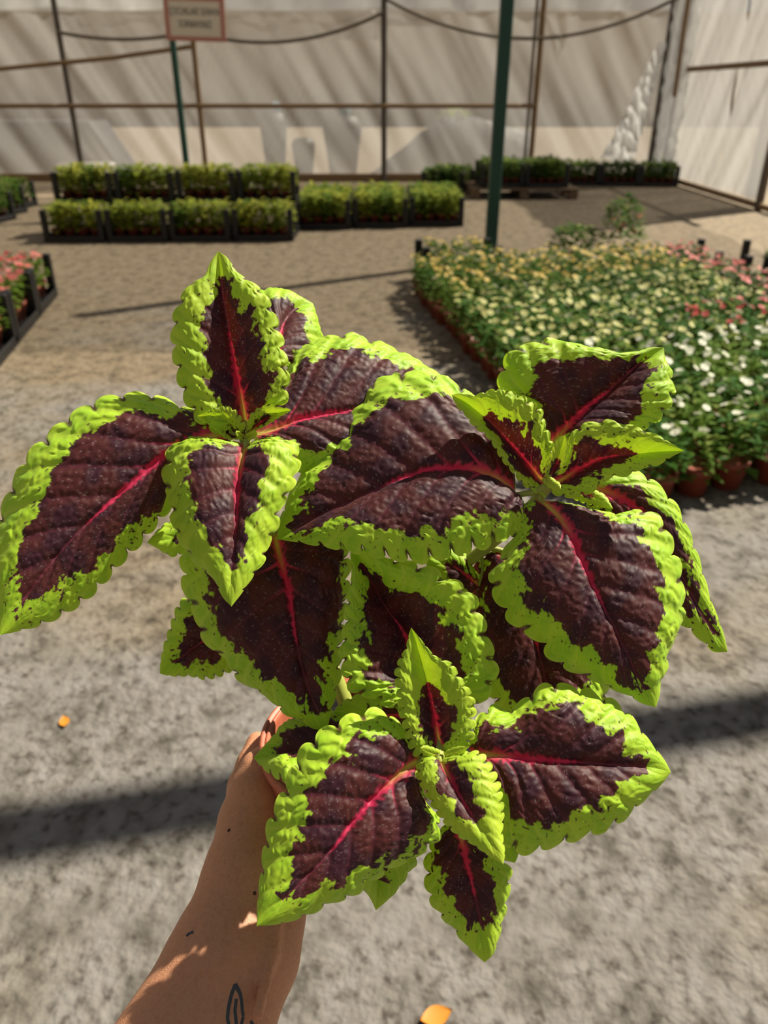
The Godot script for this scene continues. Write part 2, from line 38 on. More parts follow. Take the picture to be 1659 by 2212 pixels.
	[[1172,2714,-297,1188,2737,-320,1203,2764,-335,1214,2795,-341,1223,2827,-347,1231,2860,-354,1237,2894,-355,1241,2932,-350,1244,2969,-345], [1172,2714,-297,1158,2731,-297,1147,2749,-297,1146,2768,-299,1149,2787,-303,1154,2805,-307,1158,2823,-311,1163,2840,-314,1168,2858,-318,1172,2876,-322,1177,2893,-326,1183,2910,-330,1191,2926,-335,1200,2941,-340,1211,2955,-344,1226,2963,-345,1244,2969,-345], [1172,2714,-297,1188,2722,-296,1203,2733,-296,1216,2746,-298,1227,2761,-300,1238,2776,-302,1247,2792,-305,1254,2809,-309,1258,2827,-313,1262,2845,-317,1264,2863,-321,1266,2881,-326,1267,2900,-330,1267,2918,-334,1264,2936,-338,1255,2953,-342,1244,2969,-345], 0.3, 0.4, 0.5, 0.9, 7, 101, 1],
	[[1138,2740,-288,1146,2734,-274,1155,2728,-259,1163,2722,-245,1173,2718,-231,1184,2715,-218,1195,2713,-205,1206,2712,-193,1218,2710,-181], [1138,2740,-288,1143,2747,-290,1149,2754,-292,1158,2755,-290,1165,2752,-284,1171,2749,-276,1177,2746,-269,1183,2742,-261,1189,2739,-254,1196,2736,-246,1203,2733,-239,1210,2731,-232,1216,2729,-224,1219,2725,-213,1220,2721,-203,1219,2715,-192,1218,2710,-181], [1138,2740,-288,1133,2733,-282,1129,2725,-276,1129,2718,-270,1133,2712,-262,1138,2708,-254,1144,2704,-246,1150,2700,-238,1156,2696,-230,1163,2693,-223,1171,2691,-216,1178,2690,-210,1186,2691,-203,1195,2694,-196,1203,2699,-191,1210,2705,-186,1218,2710,-181], 0.2, 0.2, 0.4, 0.9, 5, 46, 1],
	[[523,1615,758,508,1623,761,493,1630,764,478,1639,766,463,1648,768,449,1657,770,435,1667,772,421,1677,774,407,1687,776], [523,1615,758,520,1607,762,516,1600,766,507,1597,767,497,1599,769,487,1602,771,477,1606,773,467,1610,774,458,1615,775,449,1620,776,440,1625,776,431,1632,776,423,1641,777,417,1651,777,413,1663,777,410,1675,776,407,1687,776], [523,1615,758,522,1623,753,521,1631,749,515,1637,746,508,1643,745,500,1649,746,491,1655,746,483,1660,747,474,1665,748,465,1670,749,457,1674,750,448,1679,751,439,1684,754,430,1688,757,421,1689,763,414,1688,769,407,1687,776], 0.2, 0.2, 0.4, 0.9, 5, 49, 2],
	[[523,1611,760,540,1620,764,557,1629,767,573,1640,770,589,1651,772,604,1663,775,620,1674,777,635,1685,779,651,1696,782], [523,1611,760,527,1619,756,531,1628,752,537,1635,749,545,1642,749,553,1649,749,562,1655,750,570,1661,751,579,1667,752,588,1673,754,597,1678,755,607,1682,757,616,1687,760,625,1691,765,634,1693,770,642,1695,776,651,1696,782], [523,1611,760,529,1603,765,534,1596,770,544,1593,772,554,1596,774,565,1600,776,575,1605,777,585,1611,779,595,1617,780,604,1623,781,614,1629,781,622,1637,781,630,1648,782,636,1659,782,641,1672,782,646,1684,782,651,1696,782], 0.2, 0.2, 0.4, 0.9, 5, 58, 2],
	[[-588,2907,-436,-595,2912,-436,-601,2919,-434,-606,2927,-429,-611,2934,-423,-617,2942,-417,-622,2949,-409,-627,2958,-399,-632,2967,-389], [-588,2907,-436,-591,2905,-430,-593,2902,-424,-598,2903,-419,-602,2905,-415,-607,2908,-412,-611,2911,-409,-615,2915,-406,-619,2920,-403,-622,2925,-401,-625,2930,-399,-628,2936,-397,-630,2942,-395,-631,2948,-394,-631,2954,-392,-631,2961,-391,-632,2967,-389], [-588,2907,-436,-590,2913,-435,-590,2919,-433,-591,2926,-432,-592,2932,-430,-594,2938,-428,-597,2943,-426,-600,2948,-424,-604,2953,-421,-607,2957,-419,-611,2961,-416,-615,2965,-413,-619,2969,-410,-624,2971,-407,-628,2972,-402,-630,2969,-396,-632,2967,-389], 0.3, 0.2, 0.4, 1, 5, 25, 0],
	[[-588,2907,-436,-580,2912,-436,-570,2919,-434,-560,2927,-429,-550,2934,-423,-539,2941,-416,-528,2948,-409,-518,2958,-399,-507,2967,-389], [-588,2907,-436,-588,2914,-435,-587,2922,-435,-586,2929,-434,-583,2937,-433,-578,2943,-431,-572,2948,-429,-565,2952,-426,-559,2957,-424,-552,2961,-421,-545,2965,-418,-539,2969,-415,-531,2972,-412,-524,2973,-407,-518,2971,-402,-513,2969,-395,-507,2967,-389], [-588,2907,-436,-583,2905,-430,-578,2903,-424,-571,2903,-419,-565,2905,-415,-558,2908,-412,-552,2912,-409,-545,2916,-407,-539,2921,-404,-533,2925,-401,-527,2930,-399,-522,2935,-397,-517,2940,-395,-513,2946,-393,-510,2953,-392,-509,2960,-391,-507,2967,-389], 0.2, 0.3, 0.4, 1, 5, 29, 0],
]

var M := {}
var rng := RandomNumberGenerator.new()
var fine := FastNoiseLite.new()
var coarse := FastNoiseLite.new()
var used := {}

func _ready() -> void:
	rng.seed = 7
	make_camera_and_light()
	make_noises()
	make_materials()
	make_shell()
	make_outside()
	make_posts_and_sign()
	make_coleus()
	make_arm()
	make_flower_bed()
	make_crate_groups()
	make_litter()

# ---------------------------------------------------------------- camera, sky, sun
func make_camera_and_light() -> void:
	var cam := Camera3D.new()
	cam.name = "camera"
	var lens := CameraAttributesPhysical.new()
	lens.frustum_focal_length = 12.0 / (1106.0 / 1660.0)
	lens.exposure_aperture = 6.4
	lens.frustum_focus_distance = 0.44
	cam.attributes = lens
	cam.position = Vector3(0, 1.3, 0)
	cam.rotation_degrees.x = -28.6
	add_child(cam)
	cam.current = true
	var env := Environment.new()
	env.background_mode = Environment.BG_SKY
	var sm := ProceduralSkyMaterial.new()
	sm.sky_top_color = Color(0.60, 0.72, 0.88)
	sm.sky_horizon_color = Color(0.90, 0.88, 0.82)
	sm.sky_curve = 0.2
	sm.ground_bottom_color = Color(0.55, 0.50, 0.42)
	sm.ground_horizon_color = Color(0.72, 0.67, 0.58)
	sm.sun_angle_max = 1.0
	sm.energy_multiplier = 0.24
	var sky := Sky.new()
	sky.sky_material = sm
	env.sky = sky
	env.tonemap_mode = Environment.TONE_MAPPER_LINEAR
	env.tonemap_exposure = 1.15
	env.sdfgi_enabled = true
	env.ssao_enabled = true
	env.ssil_enabled = true
	var we := WorldEnvironment.new()
	we.name = "world_environment"
	we.environment = env
	add_child(we)
	var sun := DirectionalLight3D.new()
	sun.name = "sun"
	sun.light_color = Color(1.0, 0.96, 0.88)
	sun.light_energy = 3.1
	sun.light_angular_distance = 0.9
	sun.shadow_enabled = true
	sun.look_at_from_position(Vector3.ZERO, -SUN_TOWARDS, Vector3(0, 0, 1))
	add_child(sun)

# ---------------------------------------------------------------- helpers
func make_noises() -> void:
	fine.seed = 3
	fine.noise_type = FastNoiseLite.TYPE_SIMPLEX
	fine.frequency = 1.0
	fine.fractal_type = FastNoiseLite.FRACTAL_NONE
	coarse.seed = 11
	coarse.noise_type = FastNoiseLite.TYPE_SIMPLEX
	coarse.frequency = 1.0
	coarse.fractal_octaves = 4

func numbered(called: String) -> String:
	var n: int = used.get(called, 0)
	used[called] = n + 1
	return called if n == 0 else "%s_%03d" % [called, n]

func tag(o: Node, label := "", category := "", group := "", kind := "") -> Node:
	if label: o.set_meta("label", label)
	if category: o.set_meta("category", category)
	if group: o.set_meta("group", group)
	if kind: o.set_meta("kind", kind)
	return o

func base(called: String, at := Vector3.ZERO, turn := 0.0) -> Node3D:
	var o := Node3D.new()
	o.name = numbered(called)
	add_child(o)
	o.position = at
	o.rotation.y = turn
	return o

func obj(called: String, mesh: Mesh, mat: Material, parent: Node = self) -> MeshInstance3D:
	var o := MeshInstance3D.new()
	o.name = numbered(called) if parent == self else called
	o.mesh = mesh
	if mat: o.material_override = mat
	parent.add_child(o, true)
	return o

func copy(o: Node3D, called: String) -> Node3D:
	var c: Node3D = o.duplicate()
	c.name = numbered(called)
	add_child(c)
	return c

func start() -> SurfaceTool:
	var st := SurfaceTool.new()
	st.begin(Mesh.PRIMITIVE_TRIANGLES)
	return st

func done(st: SurfaceTool) -> ArrayMesh:
	st.generate_normals()
	return st.commit()

func quad(st: SurfaceTool, a: Vector3, b: Vector3, c: Vector3, d: Vector3) -> void:
	# a b c d counter-clockwise as seen from the front
	for p in [a, c, b, a, d, c]: st.add_vertex(p)

func box(st: SurfaceTool, centre: Vector3, size: Vector3, turn := Basis.IDENTITY, bevel := 0.0) -> void:
	st.set_smooth_group(-1)
	var h := size / 2
	var b := minf(bevel, minf(h.x, minf(h.y, h.z)) * 0.9)
	if b <= 0.0:
		var k := []
		for i in 8: k.append(centre + turn * Vector3(h.x * (1 if i & 1 else -1), h.y * (1 if i & 2 else -1), h.z * (1 if i & 4 else -1)))
		for f in [[0, 2, 3, 1], [4, 5, 7, 6], [0, 1, 5, 4], [2, 6, 7, 3], [0, 4, 6, 2], [1, 3, 7, 5]]:
			quad(st, k[f[0]], k[f[1]], k[f[2]], k[f[3]])
		return
	# chamfered box: the hull of three boxes
	var P := func(sx: int, sy: int, sz: int, ax: int) -> Vector3:
		var v := Vector3(h.x * sx, h.y * sy, h.z * sz)
		if ax != 0: v.x -= b * sx
		if ax != 1: v.y -= b * sy
		if ax != 2: v.z -= b * sz
		return centre + turn * v
	for s in [-1, 1]:
		for f in [[0, P.call(s, -1, -1, 0), P.call(s, 1, -1, 0), P.call(s, 1, 1, 0), P.call(s, -1, 1, 0)], [1, P.call(-1, s, -1, 1), P.call(-1, s, 1, 1), P.call(1, s, 1, 1), P.call(1, s, -1, 1)], [2, P.call(-1, -1, s, 2), P.call(1, -1, s, 2), P.call(1, 1, s, 2), P.call(-1, 1, s, 2)]]:
			if s > 0: quad(st, f[1], f[2], f[3], f[4])
			else: quad(st, f[4], f[3], f[2], f[1])
		for t in [-1, 1]:
			var q := [[P.call(s, t, -1, 0), P.call(s, t, -1, 1), P.call(s, t, 1, 1), P.call(s, t, 1, 0)], [P.call(-1, s, t, 1), P.call(-1, s, t, 2), P.call(1, s, t, 2), P.call(1, s, t, 1)], [P.call(s, -1, t, 2), P.call(s, -1, t, 0), P.call(s, 1, t, 0), P.call(s, 1, t, 2)]]
			for e in q:
				if s * t > 0: quad(st, e[0], e[1], e[2], e[3])
				else: quad(st, e[3], e[2], e[1], e[0])
			for u in [-1, 1]:
				var tri := [P.call(s, t, u, 0), P.call(s, t, u, 1), P.call(s, t, u, 2)]
				if s * t * u > 0: tri.reverse()
				for p in tri: st.add_vertex(p)

func tube(st: SurfaceTool, path: Array, radii: Array, sides := 10, cap := true) -> void:
	st.set_smooth_group(0)
	var rings := []
	var side := Vector3.ZERO
	for i in path.size():
		var d: Vector3 = (path[mini(i + 1, path.size() - 1)] - path[maxi(i - 1, 0)]).normalized()
		if side == Vector3.ZERO: side = d.cross(Vector3(0.13, 0.3, 0.9)).normalized()
		side = (side - d * side.dot(d)).normalized()
		var other := d.cross(side)
		var ring := []
		var r: float = radii[mini(i, radii.size() - 1)]
		for k in sides:
			var a := TAU * k / sides
			ring.append(path[i] + (side * cos(a) + other * sin(a)) * r)
		rings.append(ring)
	for i in path.size() - 1:
		for k in sides:
			var n := (k + 1) % sides
			quad(st, rings[i][k], rings[i][n], rings[i + 1][n], rings[i + 1][k])
	if cap:
		st.set_smooth_group(1)
		for k in sides:
			var n := (k + 1) % sides
			var e: int = path.size() - 1
			for p in [path[0], rings[0][k], rings[0][n], path[e], rings[e][n], rings[e][k]]: st.add_vertex(p)

func lathe(st: SurfaceTool, profile: Array, sides := 32, at := Vector3.ZERO) -> void:
	# profile: Vector2(radius, height) from the bottom outside upwards
	st.set_smooth_group(0)
	for i in profile.size() - 1:
		for k in sides:
			var q := []
			for e in [[i, k], [i, k + 1], [i + 1, k + 1], [i + 1, k]]:
				var a: float = TAU * (e[1] % sides) / sides
				var p: Vector2 = profile[e[0]]
				q.append(at + Vector3(cos(a) * p.x, p.y, -sin(a) * p.x))
			quad(st, q[0], q[1], q[2], q[3])

func grid(nu: int, nv: int, f: Callable, color = null) -> ArrayMesh:
	# f(u, v) -> point; the front looks along d/du x d/dv
	var v := PackedVector3Array()
	var nn := PackedVector3Array()
	var c := PackedColorArray()
	var uv := PackedVector2Array()
	var ix := PackedInt32Array()
	for j in nv + 1:
		for i in nu + 1:
			v.append(f.call(float(i) / nu, float(j) / nv))
			uv.append(Vector2(float(i) / nu, float(j) / nv))
			if color != null: c.append(color.call(float(i) / nu, float(j) / nv))
	var w := nu + 1
	for j in nv + 1:
		for i in w:
			var du := v[j * w + mini(i + 1, nu)] - v[j * w + maxi(i - 1, 0)]
			var dv := v[mini(j + 1, nv) * w + i] - v[maxi(j - 1, 0) * w + i]
			nn.append(du.cross(dv).normalized())
	for j in nv:
		for i in nu:
			var a := j * w + i
			ix.append_array([a, a + w + 1, a + 1, a, a + w, a + w + 1])
	return arrays(v, nn, ix, c, uv)

func arrays(v: PackedVector3Array, nn: PackedVector3Array, ix: PackedInt32Array, c := PackedColorArray(), uv := PackedVector2Array()) -> ArrayMesh:
	var a := []
	a.resize(Mesh.ARRAY_MAX)
	a[Mesh.ARRAY_VERTEX] = v
	a[Mesh.ARRAY_NORMAL] = nn
	if c.size(): a[Mesh.ARRAY_COLOR] = c
	if uv.size(): a[Mesh.ARRAY_TEX_UV] = uv
	a[Mesh.ARRAY_INDEX] = ix
	var m := ArrayMesh.new()
	m.add_surface_from_arrays(Mesh.PRIMITIVE_TRIANGLES, a)
	return m

# ---------------------------------------------------------------- materials
func noise_texture(freq: float, octaves: int, colors: Array, at: Array, size := 512, kind := FastNoiseLite.TYPE_SIMPLEX, seed_ := 1) -> NoiseTexture2D:
	var n := FastNoiseLite.new()
	n.noise_type = kind
	n.frequency = freq
	n.fractal_octaves = octaves
	n.seed = seed_
	var t := NoiseTexture2D.new()
	t.width = size
	t.height = size
	t.seamless = true
	t.noise = n
	var g := Gradient.new()
	g.offsets = PackedFloat32Array(at)
	g.colors = PackedColorArray(colors)
	t.color_ramp = g
	return t

func mat(color: Color, rough := 0.8, metal := 0.0) -> StandardMaterial3D:
	var m := StandardMaterial3D.new()
	m.albedo_color = color
	m.roughness = rough
	m.metallic = metal
	return m

func tri(m: StandardMaterial3D, scale: float, world := true) -> StandardMaterial3D:
	m.uv1_triplanar = true
	m.uv1_world_triplanar = world
	m.uv1_scale = Vector3.ONE * scale
	return m

func make_materials() -> void:
	var leaf := mat(Color.WHITE, 0.56)
	leaf.vertex_color_use_as_albedo = true
	leaf.backlight_enabled = true
	leaf.backlight = Color(0.80, 0.80, 0.55)
	leaf.rim_enabled = true
	leaf.rim = 0.12
	leaf.rim_tint = 0.0
	M.leaf = leaf
	var stem := mat(Color(0.66, 0.70, 0.32), 0.5)
	stem.backlight_enabled = true
	stem.backlight = Color(0.5, 0.5, 0.3)
	M.stem = stem
	var skin := mat(Color(0.80, 0.575, 0.44), 0.55)
	skin.subsurf_scatter_enabled = true
	skin.subsurf_scatter_strength = 0.12
	skin.albedo_texture = noise_texture(0.02, 4, [Color(0.93, 0.90, 0.90), Color(1, 1, 1), Color(0.97, 0.93, 0.90)], [0.2, 0.5, 0.85])
	skin.heightmap_enabled = true
	skin.heightmap_scale = 0.03
	skin.heightmap_texture = noise_texture(0.09, 3, [Color.BLACK, Color.WHITE], [0.0, 1.0])
	M.skin = tri(skin, 14.0)
	M.ink = mat(Color(0.24, 0.26, 0.29), 0.6)
	M.mole = mat(Color(0.30, 0.16, 0.11), 0.6)
	M.nail = mat(Color(0.88, 0.66, 0.57), 0.3)
	var pot := mat(Color(0.78, 0.44, 0.33), 0.5)
	pot.albedo_texture = noise_texture(0.03, 4, [Color(0.90, 0.88, 0.86), Color(1, 1, 1)], [0.2, 0.8])
	M.pot = tri(pot, 8.0)
	M.small_pot = mat(Color(0.52, 0.24, 0.16), 0.55)
	M.small_pot_dark = mat(Color(0.40, 0.17, 0.12), 0.6)
	var soil := mat(Color(0.17, 0.12, 0.09), 0.95)
	soil.vertex_color_use_as_albedo = true
	M.soil = soil
	M.soil_plain = mat(Color(0.13, 0.095, 0.07), 0.95)
	M.bark = mat(Color(0.36, 0.26, 0.18), 0.9)
	# floor: grey concrete, with a sandy dust in patches
	var fl := mat(Color.WHITE, 0.88)
	fl.vertex_color_use_as_albedo = true
	fl.albedo_texture = noise_texture(0.012, 6, [Color(0.66, 0.64, 0.61), Color(0.88, 0.87, 0.85), Color(0.97, 0.96, 0.95), Color(1, 1, 1)], [0.05, 0.32, 0.55, 0.9], 1024, FastNoiseLite.TYPE_SIMPLEX, 5)
	fl.detail_enabled = true
	fl.detail_blend_mode = BaseMaterial3D.BLEND_MODE_MUL
	fl.detail_albedo = noise_texture(0.035, 5, [Color(0.62, 0.60, 0.58), Color(0.86, 0.85, 0.84), Color(0.95, 0.95, 0.94), Color(1.0, 1.0, 1.0)], [0.10, 0.28, 0.45, 0.85], 1024, FastNoiseLite.TYPE_SIMPLEX, 9)
	fl.heightmap_enabled = true
	fl.heightmap_scale = 0.35
	fl.heightmap_texture = noise_texture(0.06, 5, [Color.BLACK, Color.WHITE], [0.1, 0.9], 1024, FastNoiseLite.TYPE_SIMPLEX, 4)
	fl.uv2_scale = Vector3(1, 1, 1)
	fl.uv1_scale = Vector3(1, 1, 1)
	M.floor = fl
	# plastic film
	M.film = film(Color(0.68, 0.61, 0.51), 0.62, 0.68)
	M.film_bright = film(Color(0.74, 0.71, 0.66), 0.86, 0.68)
	M.film_top = film(Color(0.80, 0.75, 0.60), 0.70, 0.8)
	M.film_roof = film(Color(0.86, 0.85, 0.82), 0.28, 0.45)
	M.film_roof_white = film(Color(0.90, 0.88, 0.83), 0.52, 0.6)
	M.film_flap = film(Color(0.93, 0.94, 0.95), 0.92, 0.9)
	M.film_flap.roughness = 0.3
	var steel := mat(Color(0.40, 0.36, 0.31), 0.5, 0.5)
	M.steel = steel
	M.steel_dark = mat(Color(0.33, 0.30, 0.27), 0.55, 0.2)
	M.rust = mat(Color(0.50, 0.40, 0.28), 0.7, 0.2)
	M.green_paint = mat(Color(0.07, 0.27, 0.23), 0.42)
	M.crate = mat(Color(0.055, 0.06, 0.075), 0.5)
	var wood := mat(Color(0.50, 0.42, 0.33), 0.85)
	wood.albedo_texture = noise_texture(0.02, 4, [Color(0.7, 0.66, 0.6), Color(1, 1, 1)], [0.2, 0.8])
	M.wood = tri(wood, 2.0)
	M.sign_white = mat(Color(0.86, 0.82, 0.76), 0.6)
	M.sign_pink = mat(Color(0.78, 0.58, 0.53), 0.6)
	M.sign_red = mat(Color(0.62, 0.30, 0.27), 0.6)
	M.sign_ink = mat(Color(0.12, 0.14, 0.13), 0.7)
	M.white_plastic = mat(Color(0.85, 0.84, 0.82), 0.35)
	for n in [["green_a", Color(0.16, 0.32, 0.06)], ["green_b", Color(0.30, 0.41, 0.10)], ["green_c", Color(0.50, 0.54, 0.15)], ["green_d", Color(0.10, 0.19, 0.05)], ["green_e", Color(0.60, 0.60, 0.20)], ["weed", Color(0.26, 0.42, 0.12)]]:
		var g := mat(n[1], 0.72)
		g.metallic_specular = 0.25
		g.backlight_enabled = true
		g.backlight = Color(0.5, 0.55, 0.3)
		M[n[0]] = g
	for n in [["yellow", Color(0.88, 0.76, 0.38)], ["cream", Color(0.80, 0.79, 0.50)], ["white", Color(0.92, 0.92, 0.84)], ["pink", Color(0.86, 0.46, 0.44)], ["red", Color(0.76, 0.20, 0.24)], ["salmon", Color(0.88, 0.58, 0.48)]]:
		var g := mat(n[1], 0.6)
		g.backlight_enabled = true
		g.backlight = Color(0.6, 0.6, 0.55)
		M[n[0]] = g
	M.grey_sheet = mat(Color(0.26, 0.27, 0.29), 0.6)
	M.dark_grey = mat(Color(0.15, 0.16, 0.18), 0.6)
	M.outside_ground = mat(Color(0.50, 0.45, 0.38), 0.95)
	M.outside_wall = mat(Color(0.72, 0.65, 0.54), 0.9)
	M.blue = mat(Color(0.35, 0.55, 0.66), 0.6)
	M.fallen = mat(Color(0.80, 0.52, 0.14), 0.6)

func film(color: Color, alpha: float, back: float) -> StandardMaterial3D:
	var m := mat(Color(color.r, color.g, color.b, alpha), 0.45)
	m.transparency = BaseMaterial3D.TRANSPARENCY_ALPHA
	m.backlight_enabled = true
	m.backlight = Color(back, back, back)
	m.cull_mode = BaseMaterial3D.CULL_DISABLED
	return m

# ---------------------------------------------------------------- floor, film walls, roof
func struct(called: String, mesh: Mesh, m: Material, parent: Node = self) -> MeshInstance3D:
	var o := obj(called, mesh, m, parent)
	if parent == self: tag(o, "", "", "", "structure")
	return o

func structure(called: String) -> Node3D:
	var o := base(called)
	tag(o, "", "", "", "structure")
	return o

func film_sheet(x0: float, x1: float, y0: float, y1: float, sag: float, seed_: float, n := 40) -> Callable:
	# a hanging sheet in the plane z = 0 with folds that fan out from its upper corners
	return func(u: float, v: float) -> Vector3:
		var x := lerpf(x0, x1, u)
		var y := lerpf(y0, y1, v)
		var fold := fine.get_noise_2d(x * 1.6 + y * 0.9 + seed_, y * 0.35 + seed_) * 0.028
		fold += fine.get_noise_2d((x + y * 0.6) * 5.0 + seed_, y * 0.5) * 0.006
		fold += fine.get_noise_2d((x - y * 0.8) * 3.3 - seed_, y * 0.4 + 9.0) * 0.011
		return Vector3(x, y - sag * sin(PI * u) * v, fold)

func make_shell() -> void:
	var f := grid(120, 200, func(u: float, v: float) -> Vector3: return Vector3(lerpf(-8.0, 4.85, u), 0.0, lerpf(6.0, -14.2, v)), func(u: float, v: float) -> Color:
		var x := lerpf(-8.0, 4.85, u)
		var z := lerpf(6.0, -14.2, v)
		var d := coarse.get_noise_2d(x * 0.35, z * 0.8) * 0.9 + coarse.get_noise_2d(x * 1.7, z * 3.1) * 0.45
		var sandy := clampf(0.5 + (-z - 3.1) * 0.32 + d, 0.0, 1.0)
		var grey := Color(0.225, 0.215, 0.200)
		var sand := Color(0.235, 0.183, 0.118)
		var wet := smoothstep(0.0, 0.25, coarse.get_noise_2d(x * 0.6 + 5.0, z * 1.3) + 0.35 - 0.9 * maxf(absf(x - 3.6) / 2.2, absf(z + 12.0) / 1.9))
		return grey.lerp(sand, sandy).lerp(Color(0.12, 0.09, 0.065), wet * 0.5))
	var a := f.surface_get_arrays(0)
	var uv := PackedVector2Array()
	for p: Vector3 in a[Mesh.ARRAY_VERTEX]: uv.append(Vector2(p.x, p.z) / 1.9)
	a[Mesh.ARRAY_TEX_UV] = uv
	var top := ArrayMesh.new()
	top.add_surface_from_arrays(Mesh.PRIMITIVE_TRIANGLES, a)
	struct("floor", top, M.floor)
	var st := start()
	box(st, Vector3(-1.6, -0.16, -4.1), Vector3(12.9, 0.3, 20.3))
	struct("slab", done(st), M.outside_wall, get_node("floor"))

	# back wall: film panels between steel posts
	var back := structure("wall_back")
	var edges := [-8.0, -5.0, -2.95, 0.0, 2.42, 4.72]
	for i in edges.size() - 1:
		var o := obj("film_panel", grid(46, 34, film_sheet(edges[i], edges[i + 1], 0.02, 2.46, 0.05, i * 13.7)), M.film, back)
		o.position.z = -14.0
		o = obj("upper_film_panel", grid(20, 10, film_sheet(edges[i], edges[i + 1], 2.40, 4.0, 0.0, i * 7.7 + 50.0)), M.film_top if i < 2 else M.film, back)
		o.position.z = -14.03
	for p in [[-5.0, 0.045, "steel_dark"], [-2.95, 0.04, "rust"], [0.0, 0.045, "steel_dark"], [2.42, 0.045, "rust"], [2.32, 0.025, "steel"], [4.4, 0.055, "steel_dark"]]:
		st = start()
		tube(st, [Vector3(p[0], 0, -13.9), Vector3(p[0], 4.0, -13.9)], [p[1]], 10)
		obj("post", done(st), M[p[2]], back)
	st = start()
	tube(st, [Vector3(-8, 1.12, -13.86), Vector3(2.42, 1.12, -13.86)], [0.035], 8)
	obj("rail", done(st), M.rust, back)
	st = start()
	tube(st, [Vector3(-8, 1.60, -13.84), Vector3(-6, 1.63, -13.84), Vector3(-4.2, 1.78, -13.84), Vector3(-2.95, 1.93, -13.84)], [0.035], 8)
	obj("sloping_pipe", done(st), M.rust, back)
	st = start()
	box(st, Vector3(-1.6, 0.06, -13.95), Vector3(12.8, 0.12, 0.06))
	obj("sill", done(st), M.rust, back)
	# rolled shade cloths hanging in a sag along the top of the wall
	for w in [[-5.0, -2.95, 2.12, 0.10], [-2.95, 0.0, 2.12, 0.25], [0.0, 4.4, 2.55, 0.52]]:
		st = start()
		var pts := []
		for k in 17:
			var u := k / 16.0
			pts.append(Vector3(lerpf(w[0], w[1], u), w[2] - w[3] * 4.0 * u * (1.0 - u) + 0.25 * u * (1.0 if w[0] < -2.0 and w[0] > -3.0 else 0.0), -13.8))
		tube(st, pts, [0.026], 7)
		obj("sagging_cable", done(st), M.steel, back)
	for w in [[-4.7, -3.05, 2.42, 2.05, 31.0], [-2.9, 0.0, 2.42, 2.02, 32.0], [0.05, 1.0, 2.45, 2.2, 33.0]]:
		var o := obj("shade_strip", grid(40, 8, film_sheet(w[0], w[1], w[3], w[2], 0.02, w[4])), M.film, back)
		o.position.z = -13.92
	# torn hanging piece next to the rusty post
	var torn := obj("torn_film", grid(10, 20, func(u: float, v: float) -> Vector3:
		return Vector3(2.50 + (u - 0.2) * 0.42 * pow(v, 0.7) * (1.0 if v > 0.3 else v / 0.3) + 0.18 * (1.0 - v), lerpf(1.72, 2.36, v), 0.03 * sin(u * 9.0 + v * 4.0))), M.film, back)
	torn.position.z = -13.8
	# bright crumpled flap of fresh film by the corner
	var flap := obj("loose_flap", grid(30, 50, func(u: float, v: float) -> Vector3:
		var left := lerpf(3.50, 4.22, pow(v, 0.85))
		var right := lerpf(4.08, 4.34, v)
		var x := lerpf(left, right, u)
		var y := lerpf(0.30 + 0.08 * sin(u * 7.0), 1.98, v)
		return Vector3(x, y, 0.10 + fine.get_noise_2d(x * 9.0 + y * 3.0, y * 4.0) * 0.07 + u * 0.06)), M.film_flap, back)
	flap.position.z = -13.95

	# right wall, with an open doorway that lets the sun in on to the floor
	var right := structure("wall_right")
	for s in [[-14.0, -11.9, 0.1, 1.60, "film_bright"], [-14.0, -11.9, 1.60, 4.0, "film_bright"], [-11.9, -10.3, 0.1, 1.60, "film_bright"], [-11.9, -10.3, 1.60, 4.0, "film_bright"], [-10.3, -5.6, 1.66, 4.0, "film_roof"], [-5.6, 0.0, 0.1, 4.0, "film_roof"], [0.0, 6.0, 0.1, 4.0, "film_roof"]]:
		var o := obj("film_panel", grid(40, 24, film_sheet(0.0, s[1] - s[0], s[2], s[3], 0.0, s[0] * 3.1)), M[s[4]], right)
		o.position = Vector3(4.75, 0, s[1])
		o.rotation.y = PI / 2
	for y in [1.62, 0.06]:
		st = start()
		box(st, Vector3(4.70, y, -11.9), Vector3(0.06, 0.07, 4.2), Basis.IDENTITY, 0.01)
		obj("rail", done(st), M.rust, right)
	for z in [-13.95, -10.3, -5.6, 0.0]:
		st = start()
		box(st, Vector3(4.70, 2.0, z), Vector3(0.08, 4.0, 0.08), Basis.IDENTITY, 0.01)
		obj("post", done(st), M.steel, right)
	# film gathered round the corner post, in shiny folds
	var fold := obj("gathered_film", grid(24, 60, func(u: float, v: float) -> Vector3:
		var turn := u * PI * 1.2 + 0.5
		var r := 0.13 + 0.05 * sin(u * 23.0 + v * 3.0) + fine.get_noise_2d(u * 8.0, v * 14.0) * 0.03
		return Vector3(4.56 + cos(turn) * r * 1.1, lerpf(0.15, 3.6, v), -13.78 + sin(turn) * r)), M.film_flap, right)
	tag(fold)
	st = start()
	tube(st, [Vector3(4.52, 1.25, -13.6), Vector3(4.50, 2.2, -13.6), Vector3(4.50, 3.6, -13.6)], [0.035], 8)
	obj("winding_rod", done(st), M.rust, right)
	var strip := obj("door_curtain", grid(10, 40, func(u: float, v: float) -> Vector3:
		return Vector3(0.03 * sin(u * 9.0 + v * 2.0) , lerpf(0.12, 1.9, v), lerpf(-10.7, -10.35, u))), M.film_flap, right)
	strip.position.x = 4.66
	# left and front walls, outside the frame
	var left := structure("wall_left")
	var lo := obj("film_panel", grid(60, 20, film_sheet(0.0, 20.0, 0.05, 4.0, 0.0, 80.0)), M.film, left)
	lo.position = Vector3(-8.0, 0, -14.0)
	lo.rotation.y = -PI / 2
	var front := structure("wall_front")
	var fo := obj("film_panel", grid(60, 20, film_sheet(-8.0, 4.75, 0.05, 4.0, 0.0, 90.0)), M.film, front)
